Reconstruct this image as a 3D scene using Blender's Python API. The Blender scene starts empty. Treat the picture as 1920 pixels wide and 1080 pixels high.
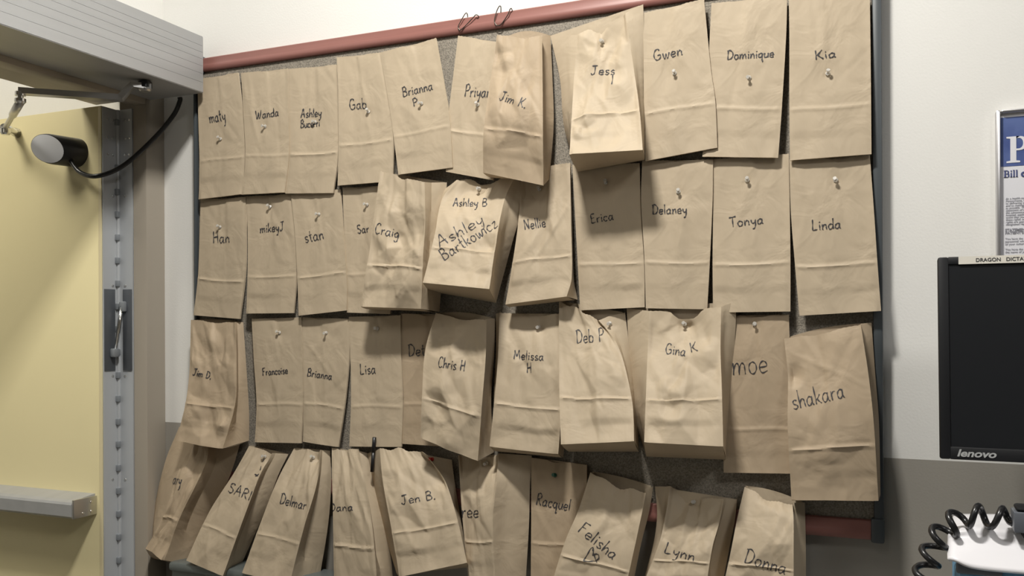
import bpy, bmesh, math, random
import numpy as np
from mathutils import Vector, Matrix
from mathutils.bvhtree import BVHTree
from mathutils.geometry import delaunay_2d_cdt

S = bpy.context.scene
COL = S.collection

# ------------------------------------------------------------------ camera
FPX, YAW, ROLL, CX, CY = 1661.0, 0.3989, -0.00423, 960.0, 611.0
CAM = Vector((0, -1.6, 1.6))
_F = Vector((-math.sin(YAW), math.cos(YAW), 0))
_R0 = Vector((math.cos(YAW), math.sin(YAW), 0))
_U0 = Vector((0, 0, 1))
CR = _R0 * math.cos(ROLL) + _U0 * math.sin(ROLL)
CU = -_R0 * math.sin(ROLL) + _U0 * math.cos(ROLL)
cd = bpy.data.cameras.new('camera')
cd.sensor_width = 36
cd.lens = FPX / 1920 * 36
cd.shift_y = (CY - 540) / 1920
cd.clip_start = 0.02
cam = bpy.data.objects.new('camera', cd)
COL.objects.link(cam)
M3 = Matrix((CR, CU, -_F)).transposed()
cam.matrix_world = Matrix.Translation(CAM) @ M3.to_4x4()
S.camera = cam

# ------------------------------------------------------------------ light
S.view_settings.view_transform = 'Standard'
S.view_settings.look = 'None'
S.view_settings.gamma = 1
S.view_settings.use_curve_mapping = False
S.view_settings.exposure = 0.06
w = bpy.data.worlds.new('world')
S.world = w
w.use_nodes = True
w.node_tree.nodes['Background'].inputs[0].default_value = (1.0, 0.95, 0.86, 1)
w.node_tree.nodes['Background'].inputs[1].default_value = 0.1


def area(name, loc, size, power, color, target=None, sy=None):
    l = bpy.data.lights.new(name, 'AREA')
    l.energy = power
    l.color = color
    l.shape = 'RECTANGLE' if sy else 'SQUARE'
    l.size = size
    if sy:
        l.size_y = sy
    o = bpy.data.objects.new(name, l)
    COL.objects.link(o)
    o.location = loc
    d = (Vector(target) - Vector(loc)) if target else Vector((0, 0, -1))
    o.rotation_euler = d.to_track_quat('-Z', 'Y').to_euler()
    return o


area('ceiling_lamp_key', (-0.52, -0.90, 3.12), 0.22, 38, (1.0, 0.97, 0.91), None, 0.13)
area('ceiling_lamp_middle', (-0.5, -2.3, 3.12), 0.5, 4, (1.0, 0.965, 0.90))
area('ceiling_lamp_right', (1.35, -1.9, 3.12), 0.6, 21, (1.0, 0.985, 0.96))
area('hallway_lamp', (-2.1, -1.0, 3.10), 0.5, 18, (1.0, 0.95, 0.84))

# ------------------------------------------------------------------ helpers
BT = 0.022                      # pin board thickness in front of the wall


def ray(px, py):
    return _F + CR * ((px - CX) / FPX) + CU * ((CY - py) / FPX)


def PY(px, py, y):              # point of that sight line on the plane Y = y
    r = ray(px, py)
    return CAM + r * ((y - CAM.y) / r.y)


def P(px, py, d):               # d centimetres in front of the board
    return PY(px, py, -(BT + d / 100.0))


def PX(px, py, x):
    r = ray(px, py)
    return CAM + r * ((x - CAM.x) / r.x)


def PZ(px, py, z):
    r = ray(px, py)
    return CAM + r * ((z - CAM.z) / r.z)


def mat(name, color, rough=0.6, metal=0.0, noise=0.0, scale=30, bump=0.0, bscale=200, spec=0.5,
        trans=0.0, stretch=None, c2=None, emit=None, coat=0.0, crinkle=0.0):
    m = bpy.data.materials.new(name)
    m.use_nodes = True
    nt = m.node_tree
    b = nt.nodes['Principled BSDF']
    b.inputs['Base Color'].default_value = (*color, 1)
    b.inputs['Roughness'].default_value = rough
    b.inputs['Metallic'].default_value = metal
    b.inputs['Specular IOR Level'].default_value = spec
    b.inputs['Transmission Weight'].default_value = trans
    b.inputs['Coat Weight'].default_value = coat
    tc = nt.nodes.new('ShaderNodeTexCoord')
    mp = nt.nodes.new('ShaderNodeMapping')
    nt.links.new(tc.outputs['Object'], mp.inputs['Vector'])
    if stretch:
        mp.inputs['Scale'].default_value = stretch
    if noise > 0 or c2:
        n = nt.nodes.new('ShaderNodeTexNoise')
        n.inputs['Scale'].default_value = scale
        n.inputs['Detail'].default_value = 6
        nt.links.new(mp.outputs['Vector'], n.inputs['Vector'])
        r = nt.nodes.new('ShaderNodeValToRGB')
        r.color_ramp.elements[0].position = 0.35
        r.color_ramp.elements[1].position = 0.65
        lo = c2 if c2 else tuple(c * (1 - noise) for c in color)
        hi = color if c2 else tuple(min(1, c * (1 + noise)) for c in color)
        r.color_ramp.elements[0].color = (*lo, 1)
        r.color_ramp.elements[1].color = (*hi, 1)
        nt.links.new(n.outputs['Fac'], r.inputs['Fac'])
        nt.links.new(r.outputs['Color'], b.inputs['Base Color'])
    if bump > 0:
        n2 = nt.nodes.new('ShaderNodeTexNoise')
        n2.inputs['Scale'].default_value = bscale
        n2.inputs['Detail'].default_value = 4
        nt.links.new(mp.outputs['Vector'], n2.inputs['Vector'])
        bp = nt.nodes.new('ShaderNodeBump')
        bp.inputs['Strength'].default_value = bump
        bp.inputs['Distance'].default_value = 0.002
        nt.links.new(n2.outputs['Fac'], bp.inputs['Height'])
        nt.links.new(bp.outputs['Normal'], b.inputs['Normal'])
        if crinkle:
            n3 = nt.nodes.new('ShaderNodeTexNoise')
            n3.inputs['Scale'].default_value = 16
            n3.inputs['Detail'].default_value = 3
            n3.inputs['Distortion'].default_value = 0.8
            nt.links.new(tc.outputs['Object'], n3.inputs['Vector'])
            b2 = nt.nodes.new('ShaderNodeBump')
            b2.inputs['Strength'].default_value = crinkle
            b2.inputs['Distance'].default_value = 0.010
            nt.links.new(n3.outputs['Fac'], b2.inputs['Height'])
            nt.links.new(b2.outputs['Normal'], bp.inputs['Normal'])
    return m


M = {
    'kraft': mat('kraft_paper', (0.49, 0.40, 0.285), 0.62, noise=0.05, scale=9, bump=0.10, bscale=160,
                 stretch=(1.6, 1, 0.5), spec=0.35, crinkle=0.34),
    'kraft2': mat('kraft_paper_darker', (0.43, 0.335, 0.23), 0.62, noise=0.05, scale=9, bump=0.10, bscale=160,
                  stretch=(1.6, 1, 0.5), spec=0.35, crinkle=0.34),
    'ink': mat('marker_ink', (0.045, 0.042, 0.045), 0.6),
    'wall': mat('painted_wall_cream', (0.83, 0.82, 0.785), 0.7, bump=0.12, bscale=260),
    'wall_low': mat('painted_wall_taupe', (0.34, 0.318, 0.28), 0.6, bump=0.12, bscale=260),
    'ceil': mat('ceiling_white', (0.45, 0.44, 0.42), 0.9),
    'floor': mat('vinyl_floor', (0.20, 0.19, 0.175), 0.4, noise=0.1, scale=12),
    'fabric': mat('board_fabric', (0.36, 0.32, 0.26), 0.95, c2=(0.19, 0.17, 0.14), scale=420, bump=0.6, bscale=420, noise=0.1),
    'rail': mat('board_rail_red', (0.29, 0.125, 0.105), 0.38, noise=0.07, scale=40, stretch=(0.06, 1, 2)),
    'slate': mat('board_side_slate', (0.065, 0.075, 0.082), 0.45),
    'jamb': mat('painted_steel_taupe', (0.345, 0.305, 0.25), 0.5, bump=0.06, bscale=300),
    'alu': mat('brushed_aluminium', (0.40, 0.405, 0.41), 0.42, metal=0.3, noise=0.04, scale=30, stretch=(1, 0.05, 1)),
    'groove': mat('groove_dark', (0.10, 0.10, 0.11), 0.6),
    'hinge': mat('hinge_aluminium', (0.52, 0.54, 0.56), 0.4, metal=0.3),
    'hinge_d': mat('hinge_bearing', (0.27, 0.29, 0.31), 0.45, metal=0.3),
    'box_d': mat('transfer_box_grey', (0.12, 0.13, 0.145), 0.4, metal=0.4),
    'chrome': mat('bright_steel', (0.75, 0.75, 0.73), 0.18, metal=1.0),
    'steel': mat('satin_steel', (0.55, 0.54, 0.52), 0.32, metal=0.9),
    'door': mat('painted_door_yellow', (0.80, 0.71, 0.42), 0.35, bump=0.05, bscale=120, spec=0.5),
    'edge': mat('door_edge_strip', (0.75, 0.66, 0.42), 0.4),
    'black': mat('black_plastic', (0.014, 0.014, 0.015), 0.32),
    'blackm': mat('black_plastic_matte', (0.009, 0.0095, 0.011), 0.55, spec=0.25),
    'screen': mat('dark_screen', (0.010, 0.011, 0.013), 0.34, spec=0.4),
    'lens': mat('silver_lens', (0.86, 0.88, 0.93), 0.2, metal=0.0),
    'cord': mat('cord_black', (0.012, 0.012, 0.013), 0.28),
    'clear': mat('clear_plastic', (0.93, 0.90, 0.84), 0.08, trans=0.55, spec=0.8),
    'redpin': mat('red_plastic', (0.55, 0.03, 0.02), 0.25),
    'greenpin': mat('green_plastic', (0.01, 0.10, 0.06), 0.3),
    'paper': mat('white_paper', (0.80, 0.80, 0.84), 0.6),
    'blue': mat('poster_blue', (0.055, 0.09, 0.27), 0.6, c2=(0.10, 0.15, 0.36), scale=22),
    'navy': mat('poster_navy_ink', (0.06, 0.08, 0.22), 0.6),
    'greyink': mat('poster_grey_ink', (0.30, 0.30, 0.34), 0.6),
    'silver': mat('poster_frame_silver', (0.62, 0.61, 0.62), 0.28, metal=0.85),
    'tape': mat('label_tape', (0.66, 0.63, 0.56), 0.5),
    'taped': mat('label_ink', (0.05, 0.05, 0.05), 0.5),
    'logo': mat('logo_silver', (0.42, 0.43, 0.43), 0.4, metal=0.2),
    'white': mat('white_plastic', (0.80, 0.79, 0.82), 0.3),
    'lblue': mat('light_blue_plastic', (0.16, 0.36, 0.56), 0.4),
    'conn': mat('grey_plastic', (0.12, 0.13, 0.15), 0.3),
    'cab': mat('slate_blue_metal', (0.15, 0.17, 0.165), 0.35, metal=0.2),
    'yellowcap': mat('yellow_plastic', (0.6, 0.45, 0.05), 0.4),
    'wire': mat('dark_wire', (0.12, 0.11, 0.09), 0.3, metal=0.8),
    'cart': mat('cart_grey', (0.4, 0.4, 0.4), 0.5),
}


def tag(o, label=None, cat=None, group=None, kind=None):
    if label:
        o['label'] = label
    if cat:
        o['category'] = cat
    if group:
        o['group'] = group
    if kind:
        o['kind'] = kind
    return o


def mesh_obj(name, verts, faces, m, parent=None, smooth=False, auto=None):
    me = bpy.data.meshes.new(name)
    me.from_pydata([tuple(v) for v in verts], [], faces)
    me.update()
    me.materials.append(M[m] if isinstance(m, str) else m)
    o = bpy.data.objects.new(name, me)
    COL.objects.link(o)
    if parent:
        o.parent = parent
        o.matrix_parent_inverse = Matrix.Translation(parent.location).inverted()
    if smooth:
        me.polygons.foreach_set('use_smooth', [True] * len(me.polygons))
    return o


def bm_obj(name, bm, m, parent=None, smooth=False):
    bmesh.ops.recalc_face_normals(bm, faces=bm.faces[:])
    me = bpy.data.meshes.new(name)
    bm.to_mesh(me)
    bm.free()
    me.materials.append(M[m] if isinstance(m, str) else m)
    o = bpy.data.objects.new(name, me)
    COL.objects.link(o)
    if parent:
        o.parent = parent
        o.matrix_parent_inverse = Matrix.Translation(parent.location).inverted()
    if smooth:
        me.polygons.foreach_set('use_smooth', [True] * len(me.polygons))
        try:
            me.set_sharp_from_angle(angle=math.radians(35))
        except Exception:
            pass
    return o


def add_box(bm, lo, hi, bevel=0.0, rot=None, seg=2):
    c = (Vector(lo) + Vector(hi)) / 2
    s = Vector(hi) - Vector(lo)
    r = bmesh.ops.create_cube(bm, size=1)
    vs = r['verts']
    bmesh.ops.scale(bm, vec=s, verts=vs)
    if bevel > 0:
        es = list({e for v in vs for e in v.link_edges})
        rb = bmesh.ops.bevel(bm, geom=es, offset=bevel, segments=seg, affect='EDGES', profile=0.5)
        vs = list({v for f in rb['faces'] for v in f.verts} | {v for v in vs if v.is_valid})
    T = Matrix.Translation(c)
    if rot is not None:
        T = T @ rot.to_4x4()
    bmesh.ops.transform(bm, matrix=T, verts=vs)
    return vs


def box(name, lo, hi, m, parent=None, bevel=0.0, rot=None, smooth=False):
    bm = bmesh.new()
    lo2 = [min(a, b) for a, b in zip(lo, hi)]
    hi2 = [max(a, b) for a, b in zip(lo, hi)]
    add_box(bm, lo2, hi2, bevel, rot)
    return bm_obj(name, bm, m, parent, smooth=bevel > 0 or smooth)


def empty(name, loc):
    o = bpy.data.objects.new(name, None)
    COL.objects.link(o)
    o.location = loc
    o.empty_display_size = 0.02
    return o


def catmull(pts, n):
    out = []
    L = len(pts)
    for i in range(L - 1):
        p0 = pts[max(i - 1, 0)]
        p1 = pts[i]
        p2 = pts[i + 1]
        p3 = pts[min(i + 2, L - 1)]
        for k in range(n):
            t = k / n
            out.append(0.5 * ((2 * p1) + (p2 - p0) * t + (2 * p0 - 5 * p1 + 4 * p2 - p3) * t * t
                              + (3 * p1 - p0 - 3 * p2 + p3) * t * t * t))
    out.append(pts[-1])
    return out


def tube_geo(pts, r, seg=8, caps=True):
    verts, faces = [], []
    n = len(pts)
    up = Vector((0.13, 0.2, 1)).normalized()
    prev = None
    for i, p in enumerate(pts):
        d = (pts[min(i + 1, n - 1)] - pts[max(i - 1, 0)]).normalized()
        if prev is None:
            a = d.cross(up)
            if a.length < 1e-3:
                a = d.cross(Vector((1, 0, 0)))
            a.normalize()
        else:
            a = prev - d * prev.dot(d)
            a.normalize()
        prev = a
        b = d.cross(a)
        rr = r[i] if isinstance(r, (list, tuple)) else r
        for k in range(seg):
            t = 2 * math.pi * k / seg
            verts.append(p + a * math.cos(t) * rr + b * math.sin(t) * rr)
    for i in range(n - 1):
        for k in range(seg):
            k2 = (k + 1) % seg
            faces.append((i * seg + k, i * seg + k2, (i + 1) * seg + k2, (i + 1) * seg + k))
    if caps:
        faces.append(tuple(range(seg))[::-1])
        faces.append(tuple((n - 1) * seg + k for k in range(seg)))
    return verts, faces


def tube(name, pts, r, m, parent=None, seg=8):
    v, f = tube_geo(pts, r, seg)
    return mesh_obj(name, v, f, m, parent, smooth=True)


def lathe(name, prof, origin, axis, m, parent=None, seg=14):
    ax = Vector(axis).normalized()
    a = ax.orthogonal().normalized()
    b = ax.cross(a)
    verts, faces = [], []
    for (r, h) in prof:
        for k in range(seg):
            t = 2 * math.pi * k / seg
            verts.append(Vector(origin) + ax * h + (a * math.cos(t) + b * math.sin(t)) * r)
    for i in range(len(prof) - 1):
        for k in range(seg):
            k2 = (k + 1) % seg
            faces.append((i * seg + k, i * seg + k2, (i + 1) * seg + k2, (i + 1) * seg + k))
    faces.append(tuple(range(seg))[::-1])
    faces.append(tuple((len(prof) - 1) * seg + k for k in range(seg)))
    bm = bmesh.new()
    vs = [bm.verts.new(v) for v in verts]
    for f in faces:
        bm.faces.new([vs[i] for i in f])
    return bm_obj(name, bm, m, parent, smooth=True)


def prism(name, poly, thick, m, parent=None):
    """poly: 3D points of a planar outline, thick: offset vector"""
    n = len(poly)
    v = [Vector(p) for p in poly] + [Vector(p) + Vector(thick) for p in poly]
    bm = bmesh.new()
    vs = [bm.verts.new(q) for q in v]
    bm.faces.new(vs[:n])
    bm.faces.new(vs[n:][::-1])
    for i in range(n):
        j = (i + 1) % n
        bm.faces.new([vs[i], vs[j], vs[n + j], vs[n + i]])
    return bm_obj(name, bm, m, parent)


# ------------------------------------------------------------------ room shell
X0 = PY(307, 500, 0).x                       # corner with the doorway wall
ZL = PY(990, 825, 0).z                       # paint line
ZC = 3.20
YF = PX(275, 500, X0 + 0.004).y              # room face of the door frame
XS = PY(250, 500, YF).x
XH = PY(222, 500, YF).x
XR, YB = 3.6, -6.0


def st(o):
    o['kind'] = 'structure'
    return o


wb = st(box('wall_back', (X0 - 0.05, 0, ZL), (XR, 0.12, ZC), 'wall'))
low = st(box('wall_back_dado', (X0 - 0.05, 0, 0), (XR, 0.12, ZL), 'wall_low'))
st(box('floor', (-3.4, YB, -0.1), (XR, 0.12, 0), 'floor'))
st(box('ceiling', (-3.4, YB, ZC), (XR, 0.12, ZC + 0.1), 'ceil'))
st(box('wall_right', (XR, YB, 0), (XR + 0.1, 0.12, ZC), 'wall_low'))
st(box('wall_front', (-3.4, YB - 0.1, 0), (XR, YB, ZC), 'wall_low'))
st(box('baseboard_back', (X0, -0.012, 0), (XR, 0, 0.10), 'slate'))

# doorway wall (thickness from X0 to XW) with the opening at far end
XW = X0 - 0.15
ZH = PY(180, 199, PX(192, 500, XH).y).z + 0.004      # head of the opening (top of the door)
YN = -1.32                                          # near side of the opening
st(box('wall_left', (XW, YB, 0), (X0, YN - 0.05, ZC), 'wall'))
st(box('wall_left_head', (XW, YN - 0.05, ZH + 0.05), (X0, 0.0, ZC), 'wall'))
# hallway beyond
YD = PX(192, 500, XH).y                      # door face towards camera
st(box('wall_hallway', (-3.4, 0.004, 0), (X0 - 0.05, 0.12, ZC), 'wall'))
st(box('wall_far', (-3.5, YB, 0), (-3.4, 0.12, ZC), 'wall'))

# steel door frame, far jamb, head and near jamb
fr = empty('trim_1', (X0, YF, 0))
fr['kind'] = 'structure'
box('jamb', (XS, YF, 0), (X0 + 0.004, 0.0, ZH + 0.05), 'jamb', fr, bevel=0.002)
box('jamb_rabbet', (XH + 0.002, YF + 0.004, 0), (XS, 0.0, ZH + 0.05), 'jamb', fr)
box('head', (XS, YN, ZH), (X0 + 0.004, YF, ZH + 0.05), 'jamb', fr, bevel=0.002)
box('head_rabbet', (XW, YN, ZH + 0.014), (XS, YF, ZH + 0.05), 'jamb', fr)
box('jamb', (XW, YN - 0.05, 0), (X0 + 0.004, YN, ZH + 0.05), 'jamb', fr, bevel=0.002)

# ------------------------------------------------------------------ door leaf, open at 90 degrees
door = empty('door_1', (XH, YF, 0.0))
door['kind'] = 'structure'
DW = 1.10
box('leaf', (XH - DW, YD, 0.012), (XH - 0.002, YF - 0.001, ZH - 0.004), 'door', door, bevel=0.0015)
box('edge_strip', (XH - 0.010, YD - 0.0012, 0.012), (XH - 0.0015, YD, ZH - 0.005), 'edge', door)

# push bar
yb0 = YD
xe = PY(181, 950, YD).x
lo_, hi_ = 0.0, 0.25
for _ in range(40):
    mid = (lo_ + hi_) / 2
    if PY(136, 955, YD - mid).x > xe:
        hi_ = mid
    else:
        lo_ = mid
PRO = max(0.045, min(0.085, mid))
zt = PY(136, 941, YD - PRO).z
zb = PY(136, 975, YD - PRO).z
pb = empty('push_bar', (xe, YD, (zt + zb) / 2))
tag(pb, 'long silver horizontal push bar fixed across the yellow door', 'push bar')
bm = bmesh.new()
# bar with sloped top: profile in (Y,Z)
prof = [(YD, zt + 0.007), (YD - PRO + 0.012, zt + 0.001), (YD - PRO + 0.003, zt - 0.003), (YD - PRO, zt - 0.008), (YD - PRO, zb + 0.006), (YD - PRO + 0.008, zb), (YD, zb + 0.002)]
x1_, x2_ = xe - 0.95, xe - 0.004
v1 = [bm.verts.new((x1_, a, b)) for a, b in prof]
v2 = [bm.verts.new((x2_, a, b)) for a, b in prof]
bm.faces.new(v1)
bm.faces.new(v2[::-1])
for i in range(len(prof)):
    j = (i + 1) % len(prof)
    bm.faces.new([v1[i], v1[j], v2[j], v2[i]])
bm_obj('bar', bm, 'alu', pb)
tag(box('end_cap', (xe - 0.004, YD - PRO + 0.001, zb + 0.001), (xe + 0.002, YD, zt + 0.003), 'steel', pb, bevel=0.0015),
    'satin end cap with small screws')
for a, b in ((0.25, 0.25), (0.25, 0.78), (0.6, 0.25)):
    lathe('screw', [(0.0032, 0), (0.003, 0.001), (0.0012, 0.0015)],
          (xe + 0.002, YD - PRO * a, zb + (zt - zb) * b), (1, 0, 0), 'chrome', pb, 10)

# continuous hinge
hg = empty('hinge', (XH, YF, 0))
tag(hg, 'full height grey metal continuous hinge between yellow door and frame', 'hinge')
ztop = ZH - 0.006
box('leaf', (XH - 0.0015, YD + 0.001, 0.02), (XH + 0.002, YF - 0.004, ztop), 'hinge', hg)
box('leaf', (XH + 0.004, YF - 0.002, 0.02), (XS - 0.001, YF + 0.004, ztop), 'hinge', hg)
lathe('barrel', [(0.0045, 0.02), (0.0045, ztop)], (XH + 0.003, YF - 0.003, 0), (0, 0, 1), 'hinge', hg, 12)
ys_b = [231, 316, 361, 403, 446, 489, 532] + [575, 617, 660, 703, 747, 790, 832, 876, 919, 962, 1005, 1048]
first = None
for yy in ys_b:
    z = PY(222, yy, YF).z
    box('knuckle', (XH - 0.004, YF - 0.012, z - 0.007), (XH + 0.0095, YF - 0.0035, z + 0.007), 'hinge_d', hg, bevel=0.001)
for yy in (226, 260, 291, 368, 536, 705, 899):
    zA = PX(210, yy, XH).z
    zB = PY(236, yy, YF).z
    lathe('screw', [(0.0034, 0), (0.003, 0.001), (0.001, 0.0013)], (XH + 0.002, PX(210, yy, XH).y, zA), (1, 0, 0), 'chrome', hg, 10)
    lathe('screw', [(0.0034, 0), (0.003, 0.001), (0.001, 0.0013)], (PY(236, yy, YF).x, YF - 0.002, zB), (0, -1, 0), 'chrome', hg, 10)
    if yy < 300:
        lathe('screw', [(0.0034, 0), (0.003, 0.001), (0.001, 0.0013)], (XH + 0.002, PX(201, yy - 2, XH).y, zA), (1, 0, 0), 'chrome', hg, 10)
        lathe('screw', [(0.0034, 0), (0.003, 0.001), (0.001, 0.0013)], (PY(243, yy, YF).x, YF - 0.002, zB), (0, -1, 0), 'chrome', hg, 10)

# power transfer in the hinge line
zt_, zb_ = PY(222, 543, YF).z, PY(222, 694, YF).z
pt = empty('power_transfer', (XH, YF, zb_))
tag(pt, 'recessed dark grey power transfer with steel link arm in the hinge', 'door hardware')
box('housing', (XH + 0.001, PX(194, 600, XH).y, zb_), (XH + 0.0042, PX(214, 600, XH).y, zt_), 'box_d', pt, bevel=0.0008)
box('housing', (PY(233, 600, YF).x, YF - 0.0045, zb_), (PY(249, 600, YF).x, YF - 0.001, zt_), 'box_d', pt, bevel=0.0008)
za_ = PY(240, 575, YF).z
zc_ = PX(205, 660, XH).z
pA = Vector((PY(236, 575, YF).x, YF - 0.012, za_))
pB = Vector((XH + 0.014, PX(208, 655, XH).y, zc_ + 0.006))
tube('link_arm', [pA, pA.lerp(pB, .62), pA.lerp(pB, .63), pB], [0.0042, 0.0042, 0.003, 0.003], 'chrome', pt, 10)
box('bracket', (pA.x - 0.006, YF - 0.016, za_ - 0.012), (pA.x + 0.008, YF - 0.004, za_ + 0.012), 'hinge_d', pt, bevel=0.003)
box('bracket', (XH + 0.004, pB.y - 0.008, zc_ - 0.012), (XH + 0.018, pB.y + 0.010, zc_ + 0.008), 'hinge_d', pt, bevel=0.003)

# ------------------------------------------------------------------ door operator above the opening
XB = PY(380, 120, -0.045).x
zbt = PX(380, 172, XB).z
ztp = PX(380, 70, XB).z
op = empty('door_operator', (X0, -0.7, zbt))
tag(op, 'long ribbed aluminium door operator box above the doorway', 'door operator')
bm = bmesh.new()
add_box(bm, (X0 + 0.004, -1.45, zbt), (XB - 0.0012, -0.045, ztp))
bm_obj('inner_case', bm, 'groove', op)
hgt = ztp - zbt
edges = [0.0, 0.17, 0.33, 0.47, 0.60, 0.72, 0.84, 1.0]
for i in range(7):
    a = zbt + hgt * edges[i] + (0.00025 if i else -0.001)
    b = zbt + hgt * edges[i + 1] - (0.00025 if i < 6 else -0.001)
    box('ribbed_panel', (XB - 0.004, -1.451, a), (XB, -0.044, b), 'alu', op)
box('bottom_plate', (X0 + 0.006, -1.45, zbt - 0.0025), (XB - 0.001, -0.0445, zbt), 'alu', op)
box('top_plate', (X0 + 0.006, -1.45, ztp), (XB - 0.001, -0.0445, ztp + 0.002), 'alu', op)
box('end_plate', (X0 + 0.006, -0.045, zbt), (XB - 0.001, -0.0425, ztp), 'alu', op)

# swing arm
ZA = zbt - 0.016
pS = PZ(272, 163, ZA)
arm = empty('closer_arm', pS)
tag(arm, 'cranked silver door arm hanging under the operator box', 'door arm')


def bar(name, pts, w, h, m, parent):
    """flat bar swept along points, w across, h in Z"""
    verts, faces = [], []
    n = len(pts)
    for i, p in enumerate(pts):
        d = (pts[min(i + 1, n - 1)] - pts[max(i - 1, 0)]).normalized()
        a = d.cross(Vector((0, 0, 1))).normalized()
        b = a.cross(d)
        for s, t in ((-1, -1), (1, -1), (1, 1), (-1, 1)):
            verts.append(p + a * s * w / 2 + b * t * h / 2)
    for i in range(n - 1):
        for k in range(4):
            k2 = (k + 1) % 4
            faces.append((i * 4 + k, i * 4 + k2, i * 4 + 4 + k2, i * 4 + 4 + k))
    faces.append((3, 2, 1, 0))
    faces.append(tuple((n - 1) * 4 + k for k in range(4)))
    bm = bmesh.new()
    vs = [bm.verts.new(v) for v in verts]
    for f in faces:
        bm.faces.new([vs[i] for i in f])
    return bm_obj(name, bm, m, parent)


ZA2 = ZA - 0.028
pK = PZ(226, 184, ZA2)
pK2 = PZ(248, 160, ZA)
pJ = PZ(36, 171, ZA2)
bar('arm', [PZ(284, 164, ZA), pS, pK2, pK, pK.lerp(pJ, 0.02), pJ], 0.022, 0.012, 'steel', arm)
lathe('spindle', [(0.014, 0), (0.014, 0.012), (0.010, 0.013), (0.010, zbt - ZA + 0.004)], (pS.x, pS.y, ZA - 0.002), (0, 0, 1), 'black', arm, 18)
lathe('spindle_cap', [(0.010, 0), (0.012, 0.003), (0.012, 0.006)], (pS.x, pS.y, ZA - 0.010), (0, 0, 1), 'steel', arm, 18)
lathe('joint', [(0.007, 0), (0.011, 0.004), (0.011, 0.010), (0.006, 0.011), (0.006, 0.015), (0.010, 0.016), (0.010, 0.024)],
      (pJ.x + 0.003, pJ.y, ZA2 - 0.026), (0, 0, 1), 'chrome', arm, 18)
pE = PY(10, 240, YD - 0.05)
pj2 = Vector((pJ.x + 0.003, pJ.y, ZA2 - 0.022))
tube('rod', [pj2, pj2.lerp(pE, 0.45), pj2.lerp(pE, 0.46), pE], [0.0085, 0.0085, 0.0058, 0.0058], 'steel', arm, 12)
pF = PY(33, 250, YD)
tube('door_bracket', [pE + Vector((0, -0.004, 0)), pE.lerp(pF, 0.5), pF], [0.010, 0.009, 0.012], 'chrome', arm, 12)
lathe('joint', [(0.008, 0), (0.011, 0.004), (0.011, 0.014), (0.006, 0.018)], pE + Vector((0, 0, -0.016)), (0, 0, 1), 'chrome', arm, 16)

# sensor on the door
cS = PY(145, 287, YD)
sn = empty('door_sensor', cS)
tag(sn, 'black cylindrical sensor with a slanted silver face on the yellow door', 'door sensor')
rS = 0.0335
LN = 0.066
bm = bmesh.new()
N = 32
ringsv = []
axis = Vector((-0.30, -1, 0.0)).normalized()
e1 = axis.cross(Vector((0, 0, 1))).normalized()
e2 = e1.cross(axis)
nslant = Vector((-0.35, -1.0, 0.15)).normalized()


def ring(h, r, slant=0):
    out = []
    for k in range(N):
        t = 2 * math.pi * k / N
        q = (e1 * math.cos(t) + e2 * math.sin(t)) * r
        hh = h + slant * (q.dot(Vector((0.9, 0, -0.35)))) * -1.0
        out.append(bm.verts.new(cS + axis * hh + q))
    return out


R_ = [ring(-0.014, rS * 0.98), ring(0.002, rS), ring(0.012, rS), ring(LN - 0.006, rS, .8), ring(LN, rS * 0.95, .8)]
for i in range(len(R_) - 1):
    for k in range(N):
        k2 = (k + 1) % N
        bm.faces.new([R_[i][k], R_[i][k2], R_[i + 1][k2], R_[i + 1][k]])
bm.faces.new(R_[0])
bm.faces.new(R_[-1][::-1])
front = [v.co.copy() for v in R_[-1]]
bm_obj('body', bm, 'black', sn, smooth=True)
cF = sum(front, Vector()) / N
vv = [cF + axis * 0.0045]
fc = []
for rr, hh in ((0.55, 0.0035), (0.97, 0.0006)):
    for q in front:
        vv.append(cF + (q - cF) * rr + axis * hh)
for k in range(N):
    k2 = (k + 1) % N
    fc.append((0, 1 + k2, 1 + k))
    fc.append((1 + k, 1 + k2, 1 + N + k2, 1 + N + k))
tag(mesh_obj('lens', vv, fc, 'lens', sn, smooth=True), 'silver oval face')

# cable
c0 = PY(132, 300, YD - 0.030)
c1 = PY(150, 323, YD - 0.030)
c2 = PY(183, 330, YD - 0.028)
c3 = PX(232, 310, XH + 0.06)
c4 = PX(290, 258, X0 + 0.03)
c5 = PX(325, 216, X0 + 0.075)
c6 = PX(337, 190, X0 + 0.085)
c7 = Vector((c6.x, c6.y, zbt - 0.003))
cb = tube('cable', catmull([c0, c1, c2, c3, c4, c5, c6, c7], 10), 0.0052, 'cord', None, 10)
tag(cb, 'black cable drooping from the door sensor up to the operator box', 'cable')

# ------------------------------------------------------------------ pin board
yf = -BT
bl = PY(366, 300, yf).x
br = PY(1655, 400, yf).x
zto = PY(700, 60, yf).z
zti = PY(700, 88, yf).z
zbo = PY(1633, 1012, yf).z
zbi = PY(1600, 972, yf).z
bd = empty('pin_board', ((bl + br) / 2, -0.002, zbo))
tag(bd, 'large fabric pin board with dull red top and bottom rails', 'pin board')
bt_ = 0.016
box('fabric_panel', (bl + 0.004, -BT + 0.004, zbo + 0.01), (br - 0.004, -0.001, zto - 0.01), 'fabric', bd)


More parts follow.
